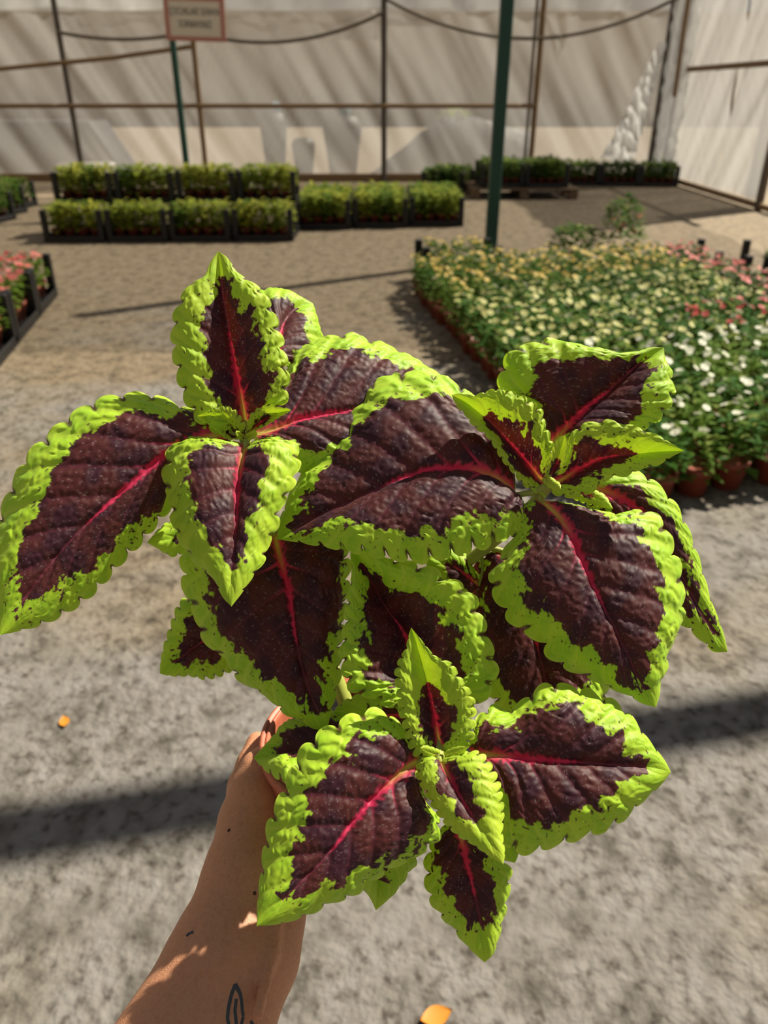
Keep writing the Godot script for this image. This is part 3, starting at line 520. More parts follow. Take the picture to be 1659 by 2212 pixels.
	fo.position = Vector3(0, 0, 6.0)
	# roof film on beams; the beams draw the stripes of shade on the floor
	var roof := structure("ceiling")
	for z in [[6.0, -6.4, "film_roof"], [-6.4, -14.0, "film_roof_white"]]:
		obj("film_panel", grid(30, 20, func(u: float, v: float) -> Vector3: return Vector3(lerpf(-8.0, 4.75, u), 4.0 + 0.5 * sin(PI * u), lerpf(z[0], z[1], v))), M[z[2]], roof)
	var beam_dir := Vector3(1.69, 0, -0.35).normalized()
	for k in 4:
		st = start()
		var c := Vector3(2.757, 3.6, -2.964) + Vector3(0, 0, [0.0, -10.6, 3.4, 6.8][k])
		var w := 0.15
		var bas := Basis(beam_dir, Vector3.UP, beam_dir.cross(Vector3.UP))
		box(st, c + beam_dir * -2.6, Vector3(9.4, 0.06, w), bas, 0.01)
		obj("beam", done(st), M.steel, roof)

func make_outside() -> void:
	var st := start()
	box(st, Vector3(0, -0.2, -28), Vector3(80, 0.3, 27.5))
	struct("ground_outside", done(st), M.outside_ground)
	st = start()
	box(st, Vector3(18, -0.2, -2), Vector3(26, 0.3, 24.4))
	struct("yard_outside", done(st), M.outside_ground)
	st = start()
	box(st, Vector3(0, 2.2, -41), Vector3(80, 4.6, 0.4))
	struct("wall_outside", done(st), M.outside_wall)
	# grey sheeted stack beyond the left panel, with a sloping end
	var stack := base("covered_stack", Vector3(-6.3, -0.05, -15.3))
	st = start()
	var front_face := [Vector3(-1.9, 0, 0.5), Vector3(1.75, 0, 0.5), Vector3(1.2, 0.92, 0.45), Vector3(-1.9, 0.92, 0.45)]
	var rear_face := []
	for p: Vector3 in front_face: rear_face.append(p + Vector3(0, 0, -1.0))
	st.set_smooth_group(-1)
	quad(st, front_face[0], front_face[1], front_face[2], front_face[3])
	quad(st, rear_face[1], rear_face[0], rear_face[3], rear_face[2])
	for k in 4: quad(st, rear_face[k], rear_face[(k + 1) % 4], front_face[(k + 1) % 4], front_face[k])
	obj("cover", done(st), M.grey_sheet, stack)
	st = start()
	box(st, Vector3(-0.2, 0.62, 0.52), Vector3(3.2, 0.04, 0.03))
	obj("strap", done(st), M.dark_grey, stack)
	st = start()
	box(st, Vector3(1.1, 0.16, 0.62), Vector3(1.0, 0.26, 0.12), Basis.IDENTITY, 0.03)
	obj("white_sill_board", done(st), M.white_plastic, stack)
	tag(stack, "long grey sheeted stack seen through the plastic film wall", "stack")
	# dark tapered bags standing outside, blue and white bits on top
	for b in [[-1.90, 0.25, 1.05, "blue"], [-1.40, 0.22, 0.66, ""], [-0.72, 0.36, 1.0, "blue"]]:
		var o := base("planter_bag", Vector3(b[0], -0.05, -14.75))
		st = start()
		lathe(st, [Vector2(0.0, 0.0), Vector2(b[1] * 0.62, 0.0), Vector2(b[1] * 0.8, b[2] * 0.5), Vector2(b[1] * 0.95, b[2] * 0.85), Vector2(b[1] * 0.7, b[2]), Vector2(0.0, b[2] + 0.02)], 18)
		obj("bag", done(st), M.dark_grey, o)
		if b[3]:
			st = start()
			box(st, Vector3(0.05, b[2] + 0.08, 0.0), Vector3(0.16, 0.18, 0.12), Basis(Vector3.UP, 0.4), 0.03)
			obj("bundle", done(st), M[b[3]], o)
		tag(o, ["tall slim dark bag outside the film wall with pale top", "low dark bag outside the film wall between two taller ones", "broad dark bag outside the film wall with blue bundle"][[1.05, 0.66, 1.0].find(b[2])], "bag")
	# grey tarpaulin drawn up to a slope
	var tarp := base("tarpaulin_heap", Vector3(1.2, -0.05, -15.2))
	obj("tarpaulin", grid(40, 24, func(u: float, v: float) -> Vector3:
		var x := lerpf(-1.5, 1.4, u)
		var h := clampf((x + 1.5) / 1.3, 0.0, 1.0) * 0.98 * (1.0 - 0.25 * maxf(0.0, x - 0.4))
		return Vector3(x, h * sin(PI * clampf(v * 0.95 + 0.02, 0.0, 1.0)) + 0.02 * fine.get_noise_2d(x * 4.0, v * 6.0), lerpf(0.55, -0.7, v))), M.grey_sheet, tarp)
	tag(tarp, "grey tarpaulin heap sloping up behind the film wall", "tarpaulin")
	var sh := base("shrub", Vector3(1.3, 0.82, -15.5))
	obj("foliage", foliage_mesh(90, 0.55, 0.25, 0.09, 5), M.green_c, sh)
	tag(sh, "pale green shrub showing above the grey tarpaulin outside", "shrub")

# ---------------------------------------------------------------- posts and the sign
func make_posts_and_sign() -> void:
	var st := start()
	var p := base("green_post", Vector3(0.945, 0, -7.05))
	box(st, Vector3(0, 2.0, 0), Vector3(0.10, 4.0, 0.10), Basis(Vector3.FORWARD, 0.004), 0.008)
	obj("shaft", done(st), M.green_paint, p)
	st = start()
	box(st, Vector3(0, 0.01, 0), Vector3(0.2, 0.02, 0.2), Basis.IDENTITY, 0.004)
	obj("foot_plate", done(st), M.green_paint, p)
	tag(p, "thick dark green painted steel post behind the flower bed", "post")
	p = base("green_post", Vector3(-2.42, 0, -10.3))
	st = start()
	tube(st, [Vector3.ZERO, Vector3(0, 4.0, 0)], [0.038], 12)
	obj("shaft", done(st), M.green_paint, p)
	st = start()
	box(st, Vector3(0, 0.01, 0), Vector3(0.16, 0.02, 0.16), Basis.IDENTITY, 0.004)
	obj("foot_plate", done(st), M.green_paint, p)
	tag(p, "slim dark green post carrying the notice sign", "post")
	var s := base("notice_sign", Vector3(-2.1222, 2.0295, -10.2200), 0.0)
	s.rotation.z = -0.03
	st = start()
	box(st, Vector3.ZERO, Vector3(0.68, 0.43, 0.012), Basis.IDENTITY, 0.003)
	obj("board", done(st), M.sign_pink, s)
	st = start()
	box(st, Vector3(0, 0, 0.006), Vector3(0.56, 0.33, 0.004))
	obj("face", done(st), M.sign_white, s)
	for e in [[0.0, 0.195, 0.66, 0.008], [0.0, -0.195, 0.66, 0.008], [-0.315, 0.0, 0.008, 0.39], [0.315, 0.0, 0.008, 0.39]]:
		st = start()
		box(st, Vector3(e[0], e[1], 0.007), Vector3(e[2], e[3], 0.003))
		obj("border_line", done(st), M.sign_red, s)
	var fnt := SystemFont.new()
	fnt.font_names = PackedStringArray(["Droid Sans"])
	for l in [["ÇOCUKLARI SERAYA", 0.068, 0.56], ["SOKMAYINIZ", -0.052, 0.37]]:
		var tm := TextMesh.new()
		tm.text = l[0]
		tm.font = fnt
		tm.font_size = 32
		tm.pixel_size = 0.0024
		tm.depth = 0.002
		var o := obj("lettering", tm, M.sign_ink, s)
		var wide: float = tm.get_aabb().size.x
		o.scale = Vector3(l[2] / wide if wide > 0 else 1.0, 1.15, 1.0)
		o.position = Vector3(0.0, l[1], 0.0095)
	tag(s, "small white notice sign with pink border fixed to slim green post", "sign")

# ---------------------------------------------------------------- the coleus
func at_curve(c: PackedVector3Array, t: float) -> Vector3:
	var n := c.size() - 1
	var x := clampf(t, 0.0, 1.0) * n
	var i := mini(int(x), n - 1)
	return c[i].cubic_interpolate(c[i + 1], c[maxi(i - 1, 0)] if i > 0 else 2.0 * c[0] - c[1], c[mini(i + 2, n)] if i + 2 <= n else 2.0 * c[n] - c[n - 1], x - i)

func points(a: Array) -> PackedVector3Array:
	var out := PackedVector3Array()
	for i in a.size() / 3: out.append(Vector3(a[3 * i], a[3 * i + 1], a[3 * i + 2]) * 0.0001)
	return out

func hash1(a: float) -> float:
	return fposmod(sin(a * 12.9898 + 4.1) * 43758.5453, 1.0)

func leaf_mesh(row: Array, number: int) -> ArrayMesh:
	var mid := points(row[0])
	var sides := [points(row[1]), points(row[2])]
	var shares := [row[3], row[4]]
	var tend: float = row[5]
	var young: float = row[6]
	var teeth: int = row[7]
	var size: int = row[8]
	var nt := clampi(int(size * 0.50), 44, 260)
	var half := clampi(int(size * 0.16), 16, 76)
	var ns := 2 * half
	var veins := 7.0 if size > 300 else 6.0
	var long := 0.0
	for i in mid.size() - 1: long += mid[i].distance_to(mid[i + 1])
	var v := PackedVector3Array()
	var c := PackedColorArray()
	v.resize((nt + 1) * (ns + 1))
	c.resize((nt + 1) * (ns + 1))
	var o := number * 17.31
	var green := Color(0.360, 0.640, 0.024).lerp(Color(0.480, 0.660, 0.035), young)
	var green2 := Color(0.460, 0.720, 0.034).lerp(Color(0.580, 0.720, 0.050), young)
	var edge_green := Color(0.58, 0.78, 0.07)
	var dark_a := Color(0.046, 0.0070, 0.016)
	var dark_b := Color(0.088, 0.0130, 0.014)
	var pink := Color(0.74, 0.030, 0.125)
	var gold := Color(0.62, 0.50, 0.10)
	var rnd := RandomNumberGenerator.new()
	rnd.seed = number + 100
	var k_size := clampf(long / 0.12, 0.12, 1.0)
	for i in nt + 1:
		var t := float(i) / nt
		var m := at_curve(mid, t)
		var along := (at_curve(mid, t + 0.02) - at_curve(mid, t - 0.02)).normalized()
		var e := [at_curve(sides[0], t), at_curve(sides[1], t)]
		var nrm := ((e[1] - e[0]) as Vector3).cross(along).normalized()
		var ft := fposmod(t * teeth, 1.0)
		var lobe := sqrt(maxf(0.0, 1.0 - pow(2.0 * ft - 1.0, 2.0)))
		if t > 1.0 - 1.0 / teeth: lobe = lerpf(lobe, 1.0, 0.7)
		var notch_d := minf(ft, 1.0 - ft) if t < 1.0 - 1.0 / teeth and t > 0.06 else 0.5
		var X := t * long * 1000.0
		for j in ns + 1:
			var s := float(j - half) / half
			var w := absf(s)
			var k := 0 if s < 0 else 1
			var edge: Vector3 = e[k]
			var wide := (edge - m).length()
			var Y := s * wide * 1000.0
			var scale := minf(wide, 0.042)
			# scalloped edge: the notches cut in by about four millimetres at most
			var cut := minf(0.0062 * sqrt(k_size), wide * 0.20) / maxf(wide, 0.0005)
			var ww := w * (1.0 + 0.025 * w - cut * (1.0 - lobe) * pow(w, 6.0))
			var p := m.lerp(edge, ww)
			# veins and quilting
			var q := t - 0.50 * pow(w, 0.85) * (1.0 - 0.5 * t)
			var vq := q * veins + 0.15
			var fq := fposmod(vq, 1.0)
			var dv := minf(fq, 1.0 - fq)
			var cell := floorf(vq)
			var pillow := 1.0 - exp(-pow(dv * 5.5, 2.0))
			var warp := fine.get_noise_2d(X / (11.0 * k_size) + o, Y / (11.0 * k_size)) * 0.42
			var cu := w * 5.6 + hash1(cell + 31.0 * k + o) * 5.0 + warp
			var fu := fposmod(cu, 1.0)
			var du := minf(fu, 1.0 - fu)
			var pill2 := 1.0 - exp(-pow(du * 4.0, 2.0))
			var fv := fposmod(vq * 2.0 + warp * 0.6, 1.0)
			var dv2 := minf(fv, 1.0 - fv)
			var pill3 := 1.0 - exp(-pow(dv2 * 4.0, 2.0))
			var outer := smoothstep(0.40, 0.75, w)
			var h := scale * ((0.021 + 0.006 * outer) * pillow + (0.006 + 0.024 * outer) * pillow * pill2 * lerpf(1.0, pill3, outer))
			h += scale * 0.005 * fine.get_noise_2d(X / 5.0 + o, Y / 5.0)
			h -= scale * 0.05 * exp(-pow(w * wide / 0.0022, 2.0))
			h += scale * 0.16 * sin(PI * minf(ww, 1.0)) - scale * 0.10 * pow(w, 6.0)
			h += scale * 0.035 * sin(t * teeth * PI * 0.5 + k * 2.0) * pow(w, 3.0)
			p += nrm * h * smoothstep(0.0, 0.06, t) * (1.0 - 0.6 * smoothstep(0.88, 1.0, t))
			var id := i * (ns + 1) + j
			v[id] = p
			# colours: the ragged maroon heart, blots, notch marks, veins
			var b: float = shares[k] * pow(clampf((tend - t) / (0.42 * tend), 0.0, 1.0), 0.62)
			b += 0.08 * (1.0 - smoothstep(0.0, 0.2, t))
			var jag := 4.2 * fine.get_noise_2d(X / 17.0 + o, Y / 17.0) + 2.2 * fine.get_noise_2d(X / 5.5 - o, Y / 5.5) + 0.5 * fine.get_noise_2d(X / 1.9 + o, Y / 1.9)
			jag += (hash1(floorf(vq * 2.0) * 3.0 + k * 7.0 + o) - 0.5) * 6.0 + 1.5 * (0.5 - dv * 2.0)
			jag *= 0.35 + 0.65 * k_size
			var inside := (b - w) * wide * 1000.0 + jag
			if b < 0.02: inside = -20.0
			var dk := smoothstep(-0.35, 0.35, inside)
			var blot := fine.get_noise_2d(X / 4.4 + o * 2.0, Y / 4.4 + 3.0)
			if inside < 0.0 and inside > -11.0 * k_size and t < tend + 0.05: dk = maxf(dk, smoothstep(0.74 - inside * 0.020, 0.80 - inside * 0.020, blot))
			if w > 0.82 and notch_d < 0.2 and hash1(floorf(t * teeth + 0.5) + o + k) > 0.15: dk = maxf(dk, 0.9 * smoothstep(0.13, 0.06, notch_d) * smoothstep(0.87, 0.92, w))
			var g := green.lerp(green2, clampf(0.5 + 0.7 * fine.get_noise_2d(X / 20.0 + o, Y / 20.0) + 0.35 * fine.get_noise_2d(X / 1.6, Y / 1.6 + o), 0.0, 1.0))
			g = g.lerp(edge_green, 0.6 * maxf(exp(-pow(dv * 15.0, 2.0)), 0.7 * exp(-pow(minf(du, dv2) * 12.0, 2.0)) * outer))
			g = g.lerp(edge_green, smoothstep(0.95, 1.0, w) * 0.6)
			var d := dark_a.lerp(dark_b, clampf(0.5 + fine.get_noise_2d(X / 22.0 - o, Y / 22.0), 0.0, 1.0))
			d = d.lerp(Color(0.13, 0.020, 0.045), 0.55 * exp(-pow(dv * 19.0, 2.0)))
			var speck := rnd.randf()
			if speck < 0.045: d = d.lerp(Color(0.42, 0.34, 0.36), 0.10 + 0.42 * pow(rnd.randf(), 2.0))
			elif speck < 0.0455: g = g.lerp(Color(0.06, 0.10, 0.01), 0.6)
			var col := g.lerp(d, dk)
			var mm := w * wide
			var reach := clampf(1.0 - t / 0.58, 0.0, 1.0)
			var ragged := 1.0 + 0.5 * fine.get_noise_2d(X / 4.0, Y / 9.0 + o)
			var flame := smoothstep(1.25, 0.35, mm / ((0.0006 + 0.0054 * pow(reach, 1.3) * k_size) * ragged)) * smoothstep(0.0, 0.10, reach)
			flame = maxf(flame, smoothstep(0.13, 0.03, dv * (1.0 + 3.0 * w)) * smoothstep(0.34, 0.08, w) * smoothstep(0.40, 0.12, t))
			col = col.lerp(pink, flame * (0.92 - 0.6 * young) * maxf(dk, 0.35))
			col = col.lerp(Color(0.20, 0.028, 0.065), exp(-pow(mm / 0.00055, 2.0)) * 0.8 * dk * (1.0 - flame))
			col = col.lerp(gold, exp(-pow(mm / (0.0008 + 0.0012 * (1.0 - t)) / k_size, 2.0)) * smoothstep(0.24, 0.04, t))
			c[id] = col
	var nn := PackedVector3Array()
	nn.resize(v.size())
	var wn := ns + 1
	for i in nt + 1:
		for j in wn:
			var du := v[i * wn + mini(j + 1, ns)] - v[i * wn + maxi(j - 1, 0)]
			var dv := v[mini(i + 1, nt) * wn + j] - v[maxi(i - 1, 0) * wn + j]
			var n := du.cross(dv)
			nn[i * wn + j] = n.normalized() if n.length_squared() > 1e-18 else Vector3.UP
	var ix := PackedInt32Array()
	ix.resize(nt * ns * 6)
	var at := 0
	for i in nt:
		for j in ns:
			var a := i * wn + j
			ix[at] = a; ix[at + 1] = a + wn + 1; ix[at + 2] = a + 1
			ix[at + 3] = a; ix[at + 4] = a + wn; ix[at + 5] = a + wn + 1
			at += 6
	return arrays(v, nn, ix, c)

func make_coleus() -> void:
	var plant := base("potted_coleus", POT_BASE)
	tag(plant, "coleus with maroon lime-edged leaves in a terracotta pot held in the hand", "plant")
	var st := start()
	lathe(st, [Vector2(0, 0.0), Vector2(0.040, 0.0), Vector2(0.0425, 0.003), Vector2(0.0515, 0.070), Vector2(0.0535, 0.073), Vector2(0.0548, 0.076), Vector2(0.0570, 0.091), Vector2(0.0588, 0.0925), Vector2(0.0594, 0.095), Vector2(0.0592, 0.0985), Vector2(0.0580, 0.100), Vector2(0.0567, 0.1002), Vector2(0.0558, 0.0985), Vector2(0.0551, 0.0985), Vector2(0.0544, 0.1000), Vector2(0.0530, 0.0995), Vector2(0.0520, 0.097), Vector2(0.0500, 0.076), Vector2(0.046, 0.05)], 96)
	obj("pot", done(st), M.pot, plant)
	var soil := obj("soil", grid(40, 24, func(u: float, v: float) -> Vector3:
		var r := 0.0512 * v
		var a := u * TAU
		var x := cos(a) * r
		var z := -sin(a) * r
		return Vector3(x, 0.087 + 0.004 * fine.get_noise_2d(x * 110.0, z * 110.0) * (1.0 if v < 1.0 else 0.0), z), func(u: float, v: float) -> Color:
		return Color(0.07, 0.045, 0.03).lerp(Color(0.20, 0.14, 0.09), clampf(0.4 + fine.get_noise_2d(u * 60.0, v * 30.0), 0.0, 1.0))), M.soil, plant)
	st = start()
	for k in 90:
		var a := rng.randf() * TAU
		var r := 0.05 * sqrt(rng.randf())
		var bs := Basis.from_euler(Vector3(rng.randf_range(-0.6, 0.6), rng.randf() * TAU, rng.randf_range(-0.6, 0.6)))
		box(st, Vector3(cos(a) * r, 0.089 + rng.randf() * 0.003, sin(a) * r), Vector3(rng.randf_range(0.004, 0.011), 0.0025, rng.randf_range(0.002, 0.0045)), bs, 0.0007)
	var chips := obj("bark_chips", done(st), M.bark, soil)
	tag(chips, "", "", "", "stuff")
	# stems
	var ends := {"first": [37, 1003, -59, -115, 1337, -241, -358, 1871, -532, -540, 2418, -603, -596, 2830, -497, -595, 2899, -455], "second": [52, 990, -52, 280, 1417, -285, 577, 1895, -431, 827, 2162, -406, 1082, 2476, -372, 1183, 2675, -310], "third": [69, 973, 14, 191, 1058, 253, 328, 1200, 460, 450, 1404, 633, 516, 1607, 762]}
	for e in ends:
		var raw: PackedVector3Array = points(ends[e])
		st = start()
		var pts := []
		var rad := []
		for k in 25:
			pts.append(at_curve(raw, k / 24.0))
			rad.append(lerpf(0.0052, 0.0030, k / 24.0) * (1.0 + 0.12 * (1.0 if k % 8 == 0 else 0.0)))
		tube(st, pts, rad, 14)
		obj("stem", done(st), M.stem, plant)
	for i in LEAVES.size():
		var row: Array = LEAVES[i]
		var l := obj("leaf", leaf_mesh(row, i), M.leaf, plant)
		var m := points(row[0])
		var foot: Vector3 = points(ends.values()[row[9]])[-1] if row[9] < 3 else points(ends.values()[row[9] - 3])[int(ends.values()[row[9] - 3].size() / 6)]
		if row[8] > 60:
			st = start()
			var mid_point := (foot + m[0]) * 0.5 - (m[1] - m[0]).normalized() * 0.002
			var end := m[0].lerp(m[1], 0.25)
			tube(st, [foot, mid_point, m[0], end], [0.0026, 0.0021, 0.0018, 0.0008] if row[8] > 200 else [0.0012, 0.001, 0.0008, 0.0004], 8)
			obj("petiole", done(st), M.stem, l)

# ---------------------------------------------------------------- arm and hand
var bones := []

func bone_distance(p: Vector3, b: Array) -> float:
	var a: Vector3 = b[0]
	var ab: Vector3 = b[1] - a
	var t := clampf((p - a).dot(ab) / ab.length_squared(), 0.0, 1.0)
	return (p - a - ab * t).length() - lerpf(b[2], b[3], t)

func smooth_min(a: float, b: float, k: float) -> float:
	var h := clampf(0.5 + 0.5 * (b - a) / k, 0.0, 1.0)
	return lerpf(b, a, h) - k * h * (1.0 - h)

func flesh(p: Vector3) -> float:
	var f := 1.0
	for b in bones: f = smooth_min(f, bone_distance(p, b), b[4])
	return f

func surface_nets(cell: float) -> ArrayMesh:
	var lo := Vector3.INF
	var hi := -Vector3.INF
	for b in bones:
		for e in 2:
			lo = lo.min(b[e] - Vector3.ONE * (b[2 + e] + 0.012))
			hi = hi.max(b[e] + Vector3.ONE * (b[2 + e] + 0.012))
	var n := Vector3i(((hi - lo) / cell).ceil()) + Vector3i.ONE
	var f := PackedFloat32Array()
	f.resize(n.x * n.y * n.z)
	f.fill(0.02)
	for b in bones:
		var r: float = maxf(b[2], b[3]) + 0.014
		var l := Vector3i(((b[0] as Vector3).min(b[1]) - Vector3.ONE * r - lo) / cell).max(Vector3i.ZERO)
		var u := Vector3i(((b[0] as Vector3).max(b[1]) + Vector3.ONE * r - lo) / cell + Vector3.ONE).min(n - Vector3i.ONE)
		var a: Vector3 = b[0]
		var ab: Vector3 = b[1] - a
		var len2 := ab.length_squared()
		var kk: float = b[4]
		for z in range(l.z, u.z + 1):
			for y in range(l.y, u.y + 1):
				var row := (z * n.y + y) * n.x
				for x in range(l.x, u.x + 1):
					var p := lo + Vector3(x, y, z) * cell - a
					var t := clampf(p.dot(ab) / len2, 0.0, 1.0)
					var d := (p - ab * t).length() - lerpf(b[2], b[3], t)
					var g := f[row + x]
					if d < g + kk: f[row + x] = smooth_min(g, d, kk)
	var id := PackedInt32Array()
	id.resize(f.size())
	id.fill(-1)
	var v := PackedVector3Array()
	var ix := PackedInt32Array()
	var step := [1, n.x, n.x * n.y]
	for z in n.z - 1:
		for y in n.y - 1:
			for x in n.x - 1:
				var at := (z * n.y + y) * n.x + x
				var mask := 0
				for k in 8:
					if f[at + (k & 1) + ((k >> 1) & 1) * step[1] + (k >> 2) * step[2]] < 0.0: mask |= 1 << k
				if mask == 0 or mask == 255: continue
				var sum := Vector3.ZERO
				var count := 0
				for e in [[0, 1], [2, 3], [4, 5], [6, 7], [0, 2], [1, 3], [4, 6], [5, 7], [0, 4], [1, 5], [2, 6], [3, 7]]:
					if ((mask >> e[0]) & 1) == ((mask >> e[1]) & 1): continue
					var pa := Vector3(e[0] & 1, (e[0] >> 1) & 1, e[0] >> 2)
					var pb := Vector3(e[1] & 1, (e[1] >> 1) & 1, e[1] >> 2)
					var fa := f[at + int(pa.x) + int(pa.y) * step[1] + int(pa.z) * step[2]]
					var fb := f[at + int(pb.x) + int(pb.y) * step[1] + int(pb.z) * step[2]]
					sum += pa.lerp(pb, fa / (fa - fb))
					count += 1
				id[at] = v.size()
				v.append(lo + (Vector3(x, y, z) + sum / count) * cell)
	for z in range(1, n.z - 1):
		for y in range(1, n.y - 1):
			for x in range(1, n.x - 1):
				var at := (z * n.y + y) * n.x + x
				for k in 3:
					var inside := f[at] < 0.0
					if inside == (f[at + step[k]] < 0.0): continue
					var s1: int = step[(k + 1) % 3]
					var s2: int = step[(k + 2) % 3]
					var a := id[at]
					var b := id[at - s1]
					var c := id[at - s1 - s2]
					var d := id[at - s2]
					if a < 0 or b < 0 or c < 0 or d < 0: continue
					if inside: ix.append_array([a, c, b, a, d, c])
					else: ix.append_array([a, b, c, a, c, d])
	var nn := PackedVector3Array()
	nn.resize(v.size())
	for i in ix.size() / 3:
		var a := ix[3 * i]
		var b := ix[3 * i + 1]
		var c := ix[3 * i + 2]
		var fn := (v[c] - v[a]).cross(v[b] - v[a])
		nn[a] += fn
		nn[b] += fn
		nn[c] += fn
	for i in v.size(): nn[i] = nn[i].normalized()
	return arrays(v, nn, ix)

func onto_skin(p: Vector3, towards: Vector3) -> Vector3:
	var q := p - towards * 0.04
	for k in 60: q += towards * clampf(flesh(q) * 0.8, -0.004, 0.004)
	return q

func skin_line(st: SurfaceTool, pts: Array, towards: Vector3, wide: float) -> void:
	var path := []
	for i in pts.size() - 1:
		for k in 6: path.append(onto_skin((pts[i] as Vector3).lerp(pts[i + 1], k / 6.0), towards))
	path.append(onto_skin(pts[-1], towards))
	for i in path.size() - 1:
		var d: Vector3 = (path[i + 1] - path[i]).normalized()
		var s := d.cross(towards).normalized() * wide
		var lift := -towards * 0.0002
		st.set_smooth_group(0)
		quad(st, path[i] - s + lift, path[i] + s + lift, path[i + 1] + s + lift, path[i + 1] - s + lift)

func make_arm() -> void:
	for b in [
		[Vector3(-121.9, 841.8, -211.5), Vector3(-94.2, 862.4, -268.3), 34.485, 27.6925, 14],
		[Vector3(-93.2, 836.1, -214.1), Vector3(-77.1, 857.5, -271.3), 28.215, 23.5125, 14],
		[Vector3(-109.9, 824.8, -219.3), Vector3(-88.0, 847.7, -277.3), 32.395, 26.125, 14],
		[Vector3(-94.2, 862.4, -268.3), Vector3(-85.7, 878.3, -307.7), 27.17, 22.99, 14],
		[Vector3(-76.3, 857.5, -271.3), Vector3(-69.0, 870.4, -310.2), 24.035, 19.855, 14],
		[Vector3(-67.9, 853.6, -266.9), Vector3(-63.2, 861.2, -290.4), 12.54, 11.495, 9],
		[Vector3(-63.2, 861.2, -290.4), Vector3(-63.9, 866.6, -319.5), 11.495, 16.72, 10],
		[Vector3(-85.7, 878.3, -307.7), Vector3(-86.0, 892.1, -335.7), 22.99, 18.2875, 12],
		[Vector3(-69.0, 870.4, -310.2), Vector3(-69.1, 867.9, -333.9), 19.855, 17.765, 12],
		[Vector3(-86.0, 892.1, -335.7), Vector3(-83.8, 905.7, -347.7), 17.765, 15.1525, 8],
		[Vector3(-83.8, 905.7, -347.7), Vector3(-81.2, 913.6, -358.8), 15.1525, 12.54, 4],
		[Vector3(-81.2, 913.6, -358.8), Vector3(-79.7, 911.8, -369.2), 11.495, 9.405, 3],
		[Vector3(-90.5, 886.7, -341.9), Vector3(-92.1, 892.5, -363.2), 14.63, 12.0175, 6],
		[Vector3(-92.1, 892.5, -363.2), Vector3(-90.4, 898.4, -377.9), 12.0175, 9.9275, 4],
		[Vector3(-90.4, 898.4, -377.9), Vector3(-88.3, 902.0, -393.5), 9.9275, 7.8375, 3],
		[Vector3(-66.9, 872.9, -229.5), Vector3(-61.9, 878.2, -258.6), 3.553, 3.135, 3],
		[Vector3(-61.9, 878.2, -258.6), Vector3(-59.9, 886.0, -281.1), 3.135, 2.6125, 3],
		[Vector3(-69.1, 863.9, -331.7), Vector3(-80.0, 863.0, -346.0), 15.675, 10.45, 8],
		[Vector3(-80.0, 863.0, -346.0), Vector3(-58.0, 830.0, -354.0), 11.495, 9.9275, 6],
		[Vector3(-58.0, 830.0, -354.0), Vector3(-22.0, 821.5, -358.0), 9.9275, 9.405, 4],
		[Vector3(-22.0, 821.5, -358.0), Vector3(-12.0, 823.5, -362.0), 8.8825, 8.36, 4],
		[Vector3(-12.0, 823.5, -362.0), Vector3(-2.0, 827.0, -364.0), 8.36, 6.7925, 3],
		[Vector3(-69.1, 863.9, -331.7), Vector3(-78.0, 863.0, -363.0), 15.675, 10.45, 8],
		[Vector3(-78.0, 863.0, -363.0), Vector3(-56.0, 830.0, -371.0), 11.495, 9.9275, 6],
		[Vector3(-56.0, 830.0, -371.0), Vector3(-20.0, 821.5, -375.0), 9.9275, 9.405, 4],
		[Vector3(-20.0, 821.5, -375.0), Vector3(-6.0, 823.5, -379.0), 8.8825, 8.36, 4],
		[Vector3(-6.0, 823.5, -379.0), Vector3(4.0, 827.0, -381.0), 8.36, 6.7925, 3],
		[Vector3(-69.1, 863.9, -331.7), Vector3(-76.0, 863.0, -380.0), 15.675, 10.45, 8],
		[Vector3(-76.0, 863.0, -380.0), Vector3(-54.0, 830.0, -388.0), 11.495, 9.9275, 6],
		[Vector3(-54.0, 830.0, -388.0), Vector3(-18.0, 821.5, -392.0), 9.9275, 9.405, 4],
		[Vector3(-18.0, 821.5, -392.0), Vector3(-10.0, 823.5, -396.0), 8.8825, 8.36, 4],
		[Vector3(-10.0, 823.5, -396.0), Vector3(0.0, 827.0, -398.0), 8.36, 6.7925, 3],
		[Vector3(-69.1, 863.9, -331.7), Vector3(-72.0, 863.0, -396.0), 15.675, 10.45, 8],
		[Vector3(-72.0, 863.0, -396.0), Vector3(-50.0, 830.0, -404.0), 11.495, 9.9275, 6],
		[Vector3(-50.0, 830.0, -404.0), Vector3(-14.0, 821.5, -408.0), 9.9275, 9.405, 4],
		[Vector3(-14.0, 821.5, -408.0), Vector3(-22.0, 823.5, -412.0), 8.8825, 8.36, 4],
		[Vector3(-22.0, 823.5, -412.0), Vector3(-12.0, 827.0, -414.0), 8.36, 6.7925, 3]
	]: bones.append([b[0] * 0.001, b[1] * 0.001, b[2] * 0.001, b[3] * 0.001, b[4] * 0.001])
	var person := base("person")
	tag(person, "bare forearm and hand cupping the coleus pot, small leaf tattoo at the wrist", "person")
	obj("arm", surface_nets(0.0026), M.skin, person)
	var st := start()
	var into := Vector3(-0.1670, -0.8540, -0.4927)
